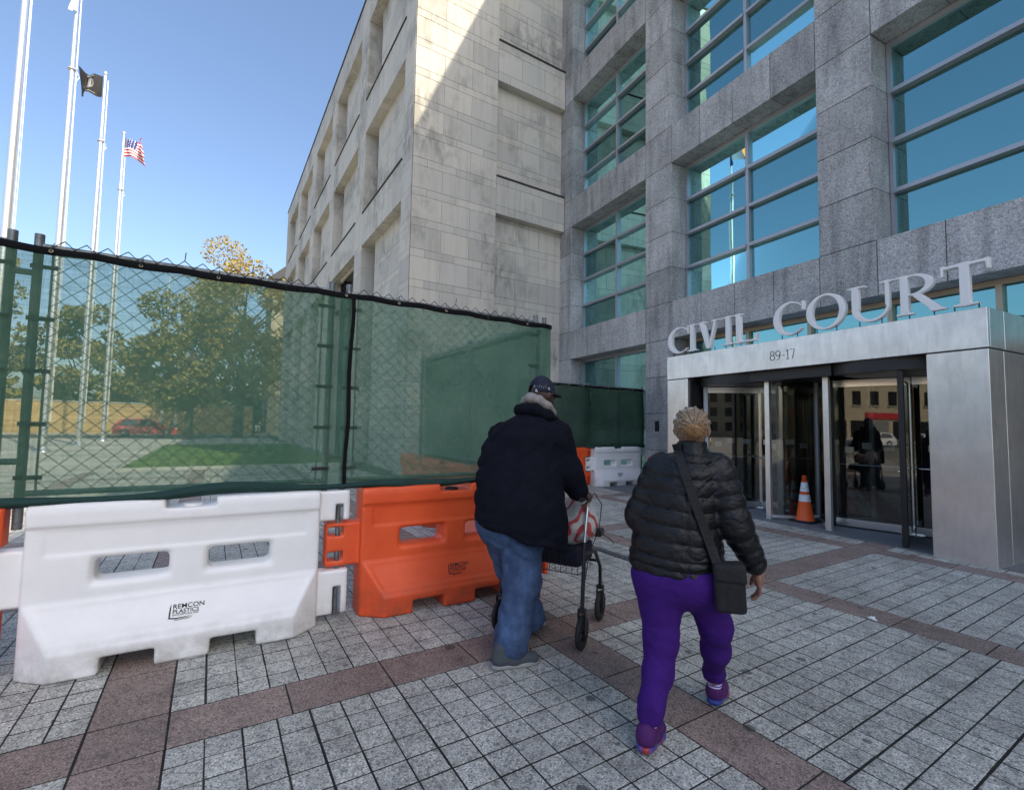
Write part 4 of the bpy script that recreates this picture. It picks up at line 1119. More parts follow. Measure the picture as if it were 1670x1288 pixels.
# ------------------------------------------------------------------ water filled plastic barriers
def barrier_f(X, Y, Z):
    ax, ay = np.abs(X), np.abs(Y)
    t = np.interp(Z, [0, .165, .18, .20, .425, .445, .90, .915, 1.0, 1.05], [.255, .255, .24, .235, .128, .118, .108, .124, .124, .112])
    te = .11 + np.maximum(0, .86 - ax) * .80
    d = smax(ay - np.minimum(t, np.where(Z < .46, te, 9)), ax - .86, .025)
    d = smax(d, Z - 1.05, .02); d = np.maximum(d, -Z)
    gap = np.maximum(np.maximum(.155 - ax, ax - .435), Z - (.105 - .0 * Z)); d = smax(d, -gap, .02)
    slot = np.maximum(smax(np.abs(ax - .315) - .185, np.abs(Z - .615) - .068, .03), ay - .5) - .006
    flare = smax(np.abs(ax - .315) - .20 - np.maximum(0, ay - .08) * .7, np.abs(Z - .615) - .07 - np.maximum(0, ay - .08) * .7, .035)
    d = smax(d, -np.minimum(slot, flare), .014)
    notch = np.maximum(np.maximum(ax - .15, .985 - Z), ay - .5); d = smax(d, -notch, .012)
    pan = np.maximum(np.maximum(ax - .76, np.abs(Z - .805) - .075), .103 - ay); d = np.maximum(d, -pan)
    lowp = np.maximum(np.maximum(ax - (.80 - (0.43 - Z) * .55), np.abs(Z - .315) - .095), np.interp(Z, [.20, .425], [.229, .122]) - ay); d = np.maximum(d, -lowp)
    cx = smax(np.abs(X - .97) - .125, ay - .07, .02)
    up_ = np.maximum(cx, np.abs(Z - .92) - .12); up_ = np.maximum(up_, -np.maximum(np.abs(X - 1.015) - .032, Z - .93))
    lw = np.maximum(cx, np.abs(Z - .23) - .17); lw = np.maximum(lw, -np.maximum(np.abs(X - 1.015) - .032, Z - .27))
    tx = np.maximum(smax(np.abs(X + .985) - .145, ay - .07, .02), np.abs(Z - .595) - .175)
    for z in (.70, .50): tx = smax(tx, -np.maximum(np.abs(X + 1.05) - .06, np.abs(Z - z) - .035), .012)
    return np.minimum(smin(d, up_, .01), np.minimum(lw, smin(tx, d, .01)))
bar_me = sdf_mesh('barrier_shell', barrier_f, (-1.16, -.29, -.03), (1.13, .29, 1.09), .0115, M['white_plastic'], 1)

def text_mesh(lines, m):
    q = MB(); allv = []
    dg = None
    me_out = bpy.data.meshes.new('print'); V = []; Fc = []
    for txt, size, x, z, off, sx in lines:
        cu = bpy.data.curves.new('t', 'FONT'); cu.body = txt; cu.size = size; cu.offset = off; cu.resolution_u = 3
        o = bpy.data.objects.new('t', cu); col.objects.link(o); bpy.context.view_layer.update()
        dg = bpy.context.evaluated_depsgraph_get(); me = bpy.data.meshes.new_from_object(o.evaluated_get(dg))
        b0 = len(V); V += [(x + v.co.x * sx, 0, z + v.co.y) for v in me.vertices]; Fc += [[b0 + i for i in p.vertices] for p in me.polygons]
        bpy.data.objects.remove(o); bpy.data.curves.remove(cu); bpy.data.meshes.remove(me)
    return V, Fc
V, Fc = text_mesh([('REMCON', .058, 0, .070, .0008, 1.05), ('PLASTICS', .050, 0, .028, .0008, 1.02), ('INCORPORATED', .022, 0, .008, .0002, 1.25)], None)
sail = [(-.012, .118), (-.022, .085), (-.026, .04), (-.027, -.008), (-.035, -.012), (.02, -.020), (.11, -.012), (.17, -.004), (.03, -.010), (-.016, -.004), (-.014, .03), (-.012, .08)]
b0 = len(V); V += [(x, 0, z) for x, z in sail]; Fc.append([b0 + i for i in range(len(sail))][::-1])
for k in range(2):
    b0 = len(V); z = -.027 - .008 * k; V += [(.02, 0, z), (.16 - .02 * k, 0, z + .008), (.16 - .02 * k, 0, z + .011), (.02, 0, z + .003)]; Fc.append([b0, b0 + 1, b0 + 2, b0 + 3])
V = [((x - .10) * .72, 0, (z - .045) * .72) for x, y, z in V]
# lay the print on the sloping lower panel
sl = math.atan2(.235 - .128, .425 - .20)
Vp = [(x, -(.229 - math.tan(sl) * (.30 + z - .20)) - .0035, .30 + z) for x, y, z in [(a, 0, c * math.cos(sl)) for a, _, c in V]]
print_me = bpy.data.meshes.new('printed_mark'); print_me.from_pydata(Vp, [], Fc); print_me.materials.append(M['black_text'])
cap = MB(); cap.lathe([(.062, 0), (.062, .012), (.052, .02), (.045, .014), (.0, .014)], 20, (0, 0, .985), cap=False); cap_me = cap.mesh('fill_cap', M['rubber'])
pin = MB(); pin.tube([(1.015, 0, .03), (1.015, 0, .98)], .019, 10); pin_me = pin.mesh('steel_pin', M['galv'])
def barrier(loc, rz, m, label, group='water filled barriers under the fence'):
    e = empty('water_barrier', loc, rz, label, 'barrier', group)
    s = link('shell', bar_me, e); s.material_slots[0].link = 'OBJECT'; s.material_slots[0].material = m
    link('printed_mark', print_me, e)
    c = link('fill_cap', cap_me, e)
    if m is M['white_plastic']: c.material_slots[0].link = 'OBJECT'; c.material_slots[0].material = m
    link('steel_pin', pin_me, e); return e
BY = 4.22
barrier((-.09, BY, 0), R(-1.5), M['white_plastic'], 'white water barrier in the foreground, under the left fence panel')
barrier((1.96, BY, 0), R(-1), M['orange_plastic'], 'orange water barrier beside the man in the dark jacket')
barrier((-2.14, BY - .02, 0), 0, M['orange_plastic'], 'orange water barrier cut off by the left edge of the picture')
barrier((3.12, 5.75, 0), R(90), M['orange_plastic'], 'orange water barrier behind the screen, right after the fence corner')
barrier((3.12, 7.80, 0), R(90), M['orange_plastic'], 'orange water barrier behind the screen, last one of the returning fence')
barrier((9.60, 9.92, 0), 0, M['white_plastic'], 'white water barrier in the distance, against the granite building')
barrier((7.55, 9.92, 0), 0, M['orange_plastic'], 'orange water barrier in the distance, left of the far white one')

# ------------------------------------------------------------------ chain link fence panels and their green screen
ZB, ZT = 1.10, 2.70
def fence_panel(x0, x1, loc, rz, label):
    e = empty('chain_link_fence', loc, rz, label, 'fence', 'temporary chain link fence panels')
    for x in (x0, x1):
        b = MB(); b.tube([(x, 0, .90), (x, 0, 2.775)], .026, 12); b.build('post', M['galv'], e)
    for z in (ZB + .02, ZT):
        b = MB(); b.tube([(x0 + .02, 0, z), (x1 - .02, 0, z)], .019, 10); b.build('rail', M['galv'], e)
    for x, s in ((x0, 1), (x1, -1)):
        b = MB(); b.box(x + s * .075 - .006, x + s * .075 + .006, -.022, -.016, ZB + .03, ZT - .04); b.build('tension_bar', M['galv'], e)
        for z in np.linspace(ZB + .12, ZT - .14, 5):
            b = MB(); b.box(min(x - s * .03, x + s * .105), max(x - s * .03, x + s * .105), -.030, -.024, z - .014, z + .014, .002); b.build('tension_band', M['black_metal'], e)
    b = MB(); wx = .0545; n = int((x1 - x0 - .13) / wx); xs = x0 + .07; dz = .05; kz = int((ZT + .071 - ZB) / dz)
    rs = np.random.RandomState(int(abs(x0 * 77 + loc[0] * 13)) % 1000)
    for i in range(n):
        pts = []
        for k in range(kz + 1):
            pts.append((xs + i * wx + (wx if (k + i) % 2 else 0) + rs.normal(0, .0012), -.017 + (.004 if k % 2 else -.004), ZB + .0 + k * dz))
        if rs.rand() < .05: pts.append((pts[-1][0] + .005, -.02, ZT + .11))
        b.tube(pts, .0033, 4, False)
    tag(b.build('chain_wire', M['wire'], e), kind='stuff')
    return e
fences = []
fences.append(fence_panel(-1.00, .805, (0, 4.2, 0), 0, 'chain link fence panel above the white barrier in the foreground'))
fences.append(fence_panel(.945, 2.885, (0, 4.2, 0), 0, 'chain link fence panel above the orange barrier beside the man'))
fences.append(fence_panel(-2.95, -1.125, (0, 4.2, 0), 0, 'chain link fence panel cut off by the left edge of the picture'))
fence_panel(.04, 1.80, (3.03, 4.2, 0), R(90), 'chain link fence panel behind the screen, first after the corner')
fence_panel(1.88, 3.62, (3.03, 4.2, 0), R(90), 'chain link fence panel behind the screen, last of the returning run')
fence_panel(-2.2, -.06, (8.50, 9.9, 0), 0, 'distant chain link fence panel behind the man in the dark jacket')
fence_panel(.06, 2.12, (8.50, 9.9, 0), 0, 'distant chain link fence panel that ends at the granite pier')
for f_, x0, x1 in ((fences[2], -1.125, -1.00), (fences[0], .805, .945)):
    for z in (2.52, 1.32):
        b = MB(); b.tube([(x0, 0, z), (x1, 0, z)], .02, 8); b.build('panel_clamp', M['galv'], f_)

def screen(name, x0, x1, loc, rz, label, ztop=2.688, zbot=1.06, sag=.012, seed=1, wrinkle=.006, strap=None, m='screen'):
    e = empty(name, loc, rz, label, 'privacy screen', 'green mesh screens on the fence')
    rs = np.random.RandomState(seed); nx, nz = int((x1 - x0) / .035), 46
    ph = rs.uniform(0, 6, 8)
    def yy(x, v): return -.036 - wrinkle * (math.sin(3.1 * x + ph[0] + 2 * v) + math.sin(7.7 * x + ph[1] - 3 * v) * .6 + math.sin(13 * x + 9 * v + ph[2]) * .35) - .010 * max(0, 1 - v * 5) * math.sin(11 * x + ph[1]) - .006 * max(0, v * 6 - 5) * math.sin(2 * math.pi * x / .46)
    gr = 0.46
    def zt(x): return ztop - sag * abs(math.sin(math.pi * (x - x0) / gr)) - .006 * math.sin(2 * x + ph[3])
    def zb(x): return zbot + .014 * math.sin(2.3 * x + ph[4]) + .008 * math.sin(6.1 * x + ph[5])
    vs = []; fs = []
    for i in range(nx + 1):
        x = x0 + (x1 - x0) * i / nx
        for k in range(nz + 1):
            v = k / nz; vs.append((x, yy(x, v), zb(x) + (zt(x) - zb(x)) * v))
    for i in range(nx):
        for k in range(nz): a = i * (nz + 1) + k; fs.append((a, a + nz + 1, a + nz + 2, a + 1))
    b = MB(); b.add(vs, fs, True); b.build('mesh_cloth', M[m], e)
    # top hem: a black tape folded over the rail
    vs = []; fs = []; prof = [(-.040, -.034), (-.046, -.026), (-.047, .0), (-.042, .014), (-.032, .018), (-.026, .012)]
    for i in range(nx + 1):
        x = x0 + (x1 - x0) * i / nx
        for dy, dz in prof: vs.append((x, dy + .25 * (yy(x, 1) + .036), zt(x) + dz - .004))
    n = len(prof)
    for i in range(nx):
        for k in range(n - 1): fs.append((i * n + k, (i + 1) * n + k, (i + 1) * n + k + 1, i * n + k + 1))
    b = MB(); b.add(vs, fs, True); b.build('top_hem', M['hem'], e)
    # bottom hem: doubled, puckered cloth hanging a little forward
    vs = []; fs = []; m_ = 9
    for i in range(nx + 1):
        x = x0 + (x1 - x0) * i / nx; w = .042 + .014 * math.sin(4.3 * x + ph[6]) ; o = .014 * math.sin(5.7 * x + ph[7]) + .009 * math.sin(19 * x)
        for k in range(m_ + 1):
            t = k / m_; vs.append((x, yy(x, 0) - .006 - .03 * math.sin(math.pi * t) - o * math.sin(math.pi * t), zb(x) + w * 1.15 - t * w * 1.55))
    for i in range(nx):
        for k in range(m_): a = i * (m_ + 1) + k; fs.append((a, a + 1, a + m_ + 2, a + m_ + 1))
    b = MB(); b.add(vs, fs, True); b.build('bottom_hem', M['screen_hem'], e)
    x = x0 + gr / 2
    while x < x1:
        b = MB(); b.lathe([(.011, 0), (.013, .004), (.007, .006), (.006, 0)], 12, (x, yy(x, 1) - .018, zt(x) - .012), 'y', False); b.build('grommet', M['grommet'], e)
        b = MB(); b.tube([(x, -.054, zt(x) - .012), (x + .003, -.055, zt(x) + .02), (x + .008, -.02, zt(x) + .05)], .0028, 4); b.build('cable_tie', M['black_metal'], e)
        x += gr
    if strap:
        b = MB(); pts = [(strap + .02 * (1 - k / 12) + .006 * math.sin(k), -.052 - .004 * math.sin(k * 1.7), ztop - k / 12 * (ztop - zbot - .03)) for k in range(13)]
        for (x, y, z), (x2, y2, z2) in zip(pts[:-1], pts[1:]): b.add([(x - .016, y, z), (x + .016, y + .003, z), (x2 + .016, y2 + .003, z2), (x2 - .016, y2, z2)], [(0, 1, 2, 3)], True)
        b.build('edge_tape', M['hem'], e)
    return e
screen('fence_screen', -3.0, 3.045, (0, 4.2, 0), 0, 'long green mesh screen stretched along the foreground fence', strap=.955)
screen('fence_screen', .02, 3.65, (3.075, 4.2, 0), R(90), 'green mesh screen on the returning fence, seen through the foreground one', seed=3)
screen('fence_screen', -2.25, 2.14, (8.50, 9.9, 0), 0, 'distant dark green screen beside the granite pier', seed=5, wrinkle=.020, zbot=1.04, m='screen_far')

# ------------------------------------------------------------------ cones, litter, drain
def cone(loc, label, rz=0.0, H=.80):
    e = empty('traffic_cone', loc, rz, label, 'traffic cone', 'orange traffic cones')
    b = MB(); b.box(-.19, .19, -.19, .19, 0, .035, .012); b.build('rubber_base', M['rubber'], e)
    def r(z): return .142 - (.142 - .030) * (z - .035) / (H - .035)
    def body(za, zb_, name, m, o=0.0):
        q = MB(); q.lathe([(r(za) + o, za), (r(zb_) + o, zb_)], 32, cap=False); q.build(name, m, e)
    q = MB(); q.lathe([(.155, .034), (.150, .045), (r(.06), .06), (r(H - .02), H - .02), (r(H - .02) + .006, H - .018), (.032, H), (.022, H), (.02, H - .05)], 32, cap=False); q.build('cone_shell', M['cone_orange'], e)
    body(.355, .475, 'white_collar', M['cone_white'], .002); body(.525, .685, 'white_collar', M['cone_white'], .002)
    return e
cone((8.90, 4.53, .004), 'orange cone with two white bands standing outside the revolving doors')
cone((10.45, 4.45, .006), 'orange cone behind the door glass inside the lobby', .4)
cone((10.25, 9.30, 0), 'orange cone half hidden by the woman, at the end of the far white barrier', .2)
rs = np.random.RandomState(9); b = MB()
vs = []; fs = []
for i in range(7):
    for j in range(5): vs.append(((i - 3) * .014 + rs.normal(0, .003), (j - 2) * .012 + rs.normal(0, .003), .004 + abs(rs.normal(0, .008))))
for i in range(6):
    for j in range(4): fs.append((i * 5 + j, (i + 1) * 5 + j, (i + 1) * 5 + j + 1, i * 5 + j + 1))
b.add(vs, fs); tag(b.build('paper_scrap', M['flag_white'], None, (4.86, 1.94, 0), .8), 'small crumpled white paper scrap on the dark pink paving band', 'litter')
dr = empty('trench_drain', (4.38, 4.3, 0), 0, 'narrow slotted metal drain let into the paving left of the woman', 'drain')
b = MB(); b.box(-.07, .07, -.9, .7, -.012, .003); b.build('drain_frame', M['black_metal'], dr)
for k in range(20):
    b = MB(); b.box(-.055, .055, -.88 + k * .078, -.83 + k * .078, .0035, .007); b.build('drain_bar', M['galv'], dr)

# ------------------------------------------------------------------ people
def cloth(name, c0, c1, scale, rough, bump, fn2=None, sheen=0.0):
    def fn(t):
        v = t.obj(); a = t.noise(v, scale, 4, 0.65)
        c = t.ramp(a, [(0.3, c0), (0.7, c1)])
        if fn2: c = fn2(t, v, c)
        t.color(c); f = t.noise(t.scaled(v, (1, 1, 1.6)), 9, 4, 0.6, 1.2)
        t.bump(t.math('ADD', f, t.math('MULTIPLY', t.noise(v, 260, 2), 0.12)), bump, 0.03)
    return mat(name, rough=rough, fn=fn, Sheen_Weight=sheen)
M['navy_fleece'] = cloth('navy fleece', (0.0048, 0.0056, 0.0105), (0.009, 0.010, 0.017), 14, 0.95, 0.30)
M['navy_fleece'].node_tree.nodes['Principled BSDF'].inputs['Specular IOR Level'].default_value = 0.12
def denim2(t, v, c):
    fade = t.noise(t.scaled(v, (2.2, 2.2, 1.1)), 3.2, 4, 0.6)
    c = t.mix(0.5, c, t.ramp(fade, [(0.35, (0.35, 0.38, 0.45)), (0.5, (0.9, 0.9, 0.9)), (0.68, (1.9, 1.85, 1.75))]), 'MULTIPLY')
    tw = t.noise(t.scaled(v, (700, 700, 200)), 1, 1)
    return t.mix(0.25, c, t.ramp(tw, [(0.4, (0.7, 0.7, 0.7)), (0.6, (1.25, 1.25, 1.25))]), 'MULTIPLY')
M['denim'] = cloth('blue denim', (0.026, 0.052, 0.115), (0.046, 0.086, 0.18), 20, 0.85, 0.35, denim2)
M['nylon'] = cloth('black quilted nylon', (0.004, 0.0045, 0.0055), (0.008, 0.0085, 0.011), 12, 0.33, 0.5)
M['nylon'].node_tree.nodes['Principled BSDF'].inputs['Specular IOR Level'].default_value = 0.35
M['purple'] = cloth('purple jersey', (0.036, 0.008, 0.125), (0.052, 0.012, 0.17), 10, 0.85, 0.22)
M['purple'].node_tree.nodes['Principled BSDF'].inputs['Specular IOR Level'].default_value = 0.2
M['grey_fleece'] = cloth('grey hood fleece', (0.20, 0.18, 0.165), (0.34, 0.31, 0.285), 40, 0.95, 0.4)
M['cap_navy'] = cloth('navy cap twill', (0.008, 0.011, 0.026), (0.014, 0.018, 0.04), 30, 0.85, 0.1)
M['skin_dark'] = mat('dark brown skin', (0.055, 0.028, 0.018), 0.5, fn=lambda t: t.color(t.ramp(t.noise(t.obj(), 25, 4), [(0.3, (0.042, 0.021, 0.014)), (0.7, (0.075, 0.038, 0.025))])))
M['skin_mid'] = mat('brown skin', (0.30, 0.15, 0.10), 0.5, fn=lambda t: t.color(t.ramp(t.noise(t.obj(), 25, 4), [(0.3, (0.24, 0.115, 0.075)), (0.7, (0.33, 0.17, 0.115))])))
def hair_fn(t):
    v = t.obj()
    w = t.n('ShaderNodeTexWave'); w.wave_type = 'BANDS'; w.bands_direction = 'X'; t.l(v, w.inputs[0]); w.inputs['Scale'].default_value = 24; w.inputs['Distortion'].default_value = 9; w.inputs['Detail'].default_value = 3; w.inputs['Detail Scale'].default_value = 2.0
    n = t.noise(v, 70, 4, 0.7)
    c = t.ramp(t.math('ADD', t.math('MULTIPLY', w.outputs[1], 0.5), t.math('MULTIPLY', n, 0.5)), [(0.22, (0.13, 0.085, 0.055)), (0.5, (0.22, 0.15, 0.10)), (0.78, (0.31, 0.23, 0.16))])
    c = t.mix(t.ramp(t.noise(t.scaled(v, (1, 1, 1)), 14, 2), [(0.56, t.g(0)), (0.64, t.g(0.8))]), c, (0.48, 0.44, 0.40))
    t.color(c); t.bump(t.math('ADD', w.outputs[1], n), 0.5, 0.006)
M['hair_bun'] = mat('ginger frizzy bun', rough=0.85, fn=lambda t: (t.color(t.ramp(t.noise(t.obj(), 120, 5, 0.75), [(0.3, (0.16, 0.08, 0.03)), (0.6, (0.42, 0.25, 0.11)), (0.8, (0.55, 0.38, 0.2))])), t.bump(t.noise(t.obj(), 160, 4, 0.7), 1.0, 0.008)))
M['braid'] = mat('sandy braids', rough=0.7, fn=lambda t: (t.color(t.ramp(t.noise(t.obj(), 55, 4, 0.7), [(0.3, (0.15, 0.10, 0.06)), (0.55, (0.30, 0.215, 0.14)), (0.75, (0.46, 0.38, 0.30))])), t.bump(t.noise(t.obj(), 220, 3, 0.7), 0.8, 0.004)))
M['hair'] = mat('sandy braided hair', rough=0.75, fn=hair_fn)
M['shoe_grey'] = mat('grey canvas shoe', (0.055, 0.066, 0.076), 0.8)
M['sole_grey'] = mat('pale shoe sole', (0.26, 0.265, 0.26), 0.7)
M['shoe_purple'] = cloth('purple knit shoe', (0.042, 0.004, 0.075), (0.085, 0.008, 0.125), 90, 0.75, 0.3)
M['sole_rainbow'] = mat('rainbow shoe sole', rough=0.35, fn=lambda t: t.color(t.ramp(t.noise(t.scaled(t.obj(), (7, 5, 0)), 1.0, 1), [(0.42, (0.03, 0.05, 0.25)), (0.50, (0.10, 0.06, 0.30)), (0.56, (0.30, 0.03, 0.03)), (0.66, (0.45, 0.10, 0.03))])))
M['sock'] = mat('striped sock', rough=0.9, fn=lambda t: (lambda s: (t.l(t.obj(), s.inputs[0]), t.color(t.ramp(t.math('FRACT', t.math('MULTIPLY', s.outputs[2], 62.0)), [(0.45, (0.65, 0.62, 0.75)), (0.55, (0.10, 0.03, 0.35))]))))(t.n('ShaderNodeSeparateXYZ')))
M['black_fabric'] = cloth('black woven bag', (0.006, 0.006, 0.007), (0.012, 0.012, 0.014), 30, 0.8, 0.25)
M['embroidery'] = mat('pale embroidery', (0.42, 0.45, 0.52), 0.8)

def hand_f(P, wrist, grip, axis, out, curl=True, s=1.0):
    """a hand closed round a bar (axis) or hanging relaxed; out = unit vector to the outside of the bar"""
    w = np.array(wrist, float); g = np.array(grip, float); ax = np.array(axis, float); o = np.array(out, float); u = np.array((0, 0, 1.0))
    d = capsule(P, w, g + u * .028 * s, .030 * s, .034 * s)
    d = smin(d, capsule(P, g - ax * .030 + u * .026 * s, g + ax * .030 + u * .026 * s, .024 * s, .024 * s), .02)
    for i in range(4):
        b0 = g + ax * (i - 1.5) * .021 * s; l = (.94, 1.0, .96, .84)[i]
        pts = [(b0 + o * .020 + u * .030, .0115 * s), (b0 + o * .042 * l + u * .012, .0105 * s), (b0 + o * .036 * l - u * .020 * l, .0098 * s), (b0 + o * .012 - u * .032 * l, .009 * s)]
        d = smin(d, chain(P, pts, .004), .006)
    th = [(g - ax * .02 - o * .015 + u * .02, .014 * s), (g + ax * .012 - o * .034, .012 * s), (g + ax * .034 - o * .022 - u * .018, .010 * s)]
    return smin(d, chain(P, th, .005), .008)

def shoe(parent, heel, toe, up_m, sole_m, L, wd=.045, lift=0.0, hgt=.09):
    hx, hy = heel; dx, dy = toe[0] - hx, toe[1] - hy; n = math.hypot(dx, dy); dx /= n; dy /= n
    def f(X, Y, Z):
        a = (X - hx) * dx + (Y - hy) * dy; c = -(X - hx) * dy + (Y - hy) * dx
        Z2 = Z - lift * np.clip(1 - a / (L * .75), 0, 1)
        P = (a, c, Z2)
        d = chain(P, [((.05, 0, .06), .045), ((L * .45, 0, .055), .05), ((L - .055, 0, .036), .043)], .03)
        d = smin(d, capsule(P, (.055, 0, .06), (.06, 0, hgt + .03), .042, .046), .03)
        return np.maximum(d, .018 - Z2)
    lo = (min(hx, toe[0]) - .1, min(hy, toe[1]) - .1, -.02); hi = (max(hx, toe[0]) + .1, max(hy, toe[1]) + .1, .22 + lift)
    s = link('shoe', sdf_mesh('shoe', f, lo, hi, .008, up_m), parent)
    def g(X, Y, Z):
        a = (X - hx) * dx + (Y - hy) * dy; c = -(X - hx) * dy + (Y - hy) * dx
        Z2 = Z - lift * np.clip(1 - a / (L * .75), 0, 1)
        wv = np.interp(a, [0, .03, .12, L * .7, L - .03, L], [.02, .042, .044, .054, .035, .01])
        return smax(np.maximum(np.maximum(-a, a - L), np.abs(c) - wv), np.abs(Z2 - .016) - .016, .012)
    link('sole', sdf_mesh('sole', g, lo, hi, .008, sole_m), s)
    return s

# ---- the man pushing the walker
man = empty('person', (2.0, 2.85, 0), R(55.6 - 90), 'man in a dark navy jacket, jeans and cap bending over a wheeled walker', 'person')
TM = [(.68, .0, .02, .22, .2), (.90, -.115, .03, .335, .25), (1.05, -.125, .04, .325, .26), (1.25, -.135, .07, .315, .255), (1.42, -.13, .11, .295, .235), (1.54, -.105, .14, .255, .20), (1.63, -.06, .16, .19, .16), (1.70, -.02, .18, .11, .12)]
RA = [((.13, .12, 1.53), .118), ((.222, .13, 1.26), .103), ((.298, .17, 1.125), .078)]
LA = [((-.28, .28, 1.51), .11), ((-.30, .34, 1.25), .098), ((-.20, .39, 1.13), .075)]
RG, LG = (.362, .20, 1.062), (-.135, .415, 1.062)
AXH, OUTR, OUTL = (.416, .909, 0), (.909, -.416, 0), (-.909, .416, 0)
HC = (.022, .215, 1.845); FD = (.80, .60)
def jacket_m(X, Y, Z):
    P = (X, Y, Z)
    d = sections(P, TM)
    d = smin(d, chain(P, RA, .05), .028); d = smin(d, chain(P, LA, .05), .03)
    d = smin(d, ellipsoid(P, (-.09, .05, 1.50), (.22, .16, .14)), .06)
    fold = wob((X, Y, Z * 1.6), 22, 1) * .006 + wob((X * .6, Y * .6, Z), 55, 2) * .003 + .012 * crease(P, (.55, .1, 1), 24, 3, .4) + .010 * crease(P, (-.6, .2, 1), 20, 4, .4) + .007 * crease(P, (.1, .1, 1), 48, 6) * ((Z < 1.02) | (X > .17)) - .004
    d = d + fold
    hem = .915 - .30 * (X + .44) + .012 * np.sin(X * 22) - .35 * np.clip(Y - .05, 0, 1) * 0
    d = d + .004 * np.exp(-((X + .30 - (1.5 - Z) * .10) / .006) ** 2) * (Z > 1.2) + .004 * np.exp(-((X - .075 + (1.5 - Z) * .02) / .006) ** 2) * (Z > 1.28) * (Y < .16)
    d = d + .0022 * np.sin(X * 260) * (Z < hem + .052)
    band = np.exp(-((Z - hem - .055) / .012) ** 2) * .006
    d = d + band
    return smax(d, hem - Z, .015)
link('jacket', sdf_mesh('jacket', jacket_m, (-.56, -.30, .62), (.46, .62, 1.80), .0105, M['navy_fleece'], 2), man)
def jeans_m(X, Y, Z):
    P = (X, Y, Z)
    d = ellipsoid(P, (-.19, .03, .90), (.25, .20, .20))
    r = chain(P, [((-.105, -.0, .92), .160), ((-.10, -.025, .52), .124), ((-.165, -.125, .17), .108), ((-.170, -.135, .07), .108)], .05)
    l = chain(P, [((-.29, .08, .92), .145), ((-.185, .2, .53), .108), ((-.04, .30, .17), .090), ((-.03, .31, .08), .092)], .05)
    d = smin(smin(d, l, .05), r, .016)
    pk = np.maximum(np.maximum(np.abs(X + .055) - .062, np.abs(Z - .835) - .07), Y + .02); d = d - .0035 * (pk < 0) + .002 * (np.abs(pk) < .006) * (Y < 0)
    low = np.clip((.55 - Z) / .5, 0, 1)
    d = d + .008 * crease(P, (.5, .2, 1), 26, 5, .45) + .007 * crease(P, (-.9, .2, .8), 19, 8, .45) + .009 * crease(P, (.1, 0, 1), 60, 9, .35) * low + .006 * crease(P, (1, .4, .15), 24, 2, .4) - .006 + wob((X, Y, Z * .8), 26, 5) * .006 + np.sin(Z * 70 + X * 20 + wob(P, 14, 8) * 4) * .005 * low + np.sin(Z * 45 - Y * 30 + X * 25) * .003
    return smax(np.maximum(d, Z - 1.0), .070 + .012 * np.sin(X * 30 + Y * 22) - Z, .012)
jn = link('jeans', sdf_mesh('jeans', jeans_m, (-.52, -.32, 0), (.16, .50, 1.02), .0105, M['denim'], 2), man)
def body_m(X, Y, Z):
    P = (X, Y, Z); hx, hy, hz = HC
    d = ellipsoid(P, HC, (.088, .092, .122))
    d = smin(d, ellipsoid(P, (hx + FD[0] * .05, hy + FD[1] * .05, hz - .075), (.058, .058, .062)), .03)
    nose = (hx + FD[0] * .108, hy + FD[1] * .108, hz - .03); d = smin(d, ellipsoid(P, nose, (.018, .018, .028)), .015)
    for sz in (-.070, -.086): d = smin(d, ellipsoid(P, (hx + FD[0] * .098, hy + FD[1] * .098, hz + sz), (.016, .018, .008)), .008)
    for sg in (1, -1):
        e = (hx + FD[1] * .088 * sg, hy - FD[0] * .088 * sg, hz - .015); d = smin(d, ellipsoid(P, e, (.020, .020, .034)), .006)
        y_ = (hx + FD[0] * .082 + FD[1] * .034 * sg, hy + FD[1] * .082 - FD[0] * .034 * sg, hz + .0); d = smax(d, -ellipsoid(P, y_, (.016, .016, .011)), .008)
    d = smin(d, capsule(P, (.01, .20, 1.76), (-.03, .15, 1.60), .062, .075), .03)
    d = np.minimum(d, sections(P, [(z, a, b_, max(.02, r1 - .04), max(.02, r2 - .04)) for z, a, b_, r1, r2 in TM if z > .85]))
    for pts, g, o in ((RA, RG, OUTR), (LA, LG, OUTL)):
        d = np.minimum(d, chain(P, [(p, r - .035) for p, r in pts], .03)); d = smin(d, hand_f(P, pts[-1][0], g, AXH, o), .02)
    d = np.minimum(d, ellipsoid(P, (-.19, .03, .90), (.21, .16, .17)))
    d = np.minimum(d, chain(P, [((-.105, 0, .9), .11), ((-.10, -.025, .52), .075), ((-.168, -.13, .10), .05)], .03))
    return np.minimum(d, chain(P, [((-.29, .08, .9), .10), ((-.185, .2, .53), .07), ((-.02, .31, .10), .05)], .03))
link('body', sdf_mesh('body', body_m, (-.46, -.24, .04), (.46, .56, 2.0), .0095, M['skin_dark'], 1), man)
def hood_m(X, Y, Z):
    P = (X, Y, Z)
    d = chain(P, [((-.095, .17, 1.785), .036), ((-.060, .105, 1.805), .038), ((.0, .085, 1.785), .036), ((.065, .105, 1.745), .033), ((.105, .175, 1.705), .028), ((.11, .26, 1.68), .026)], .02)
    d = smin(d, chain(P, [((-.095, .17, 1.785), .036), ((-.095, .25, 1.765), .036), ((-.03, .32, 1.72), .03)], .02), .02)
    return d + wob(P, 60, 4) * .006
link('hood', sdf_mesh('hood', hood_m, (-.2, -.02, 1.6), (.2, .42, 1.9), .008, M['grey_fleece']), man)
def collar_m(X, Y, Z):
    P = (X, Y, Z)
    d = chain(P, [((-.13, .30, 1.70), .035), ((-.145, .18, 1.715), .040), ((-.105, .08, 1.725), .042), ((-.02, .035, 1.715), .042), ((.07, .06, 1.675), .038), ((.12, .14, 1.64), .034), ((.13, .25, 1.62), .03)], .02)
    return d + wob(P, 40, 6) * .005
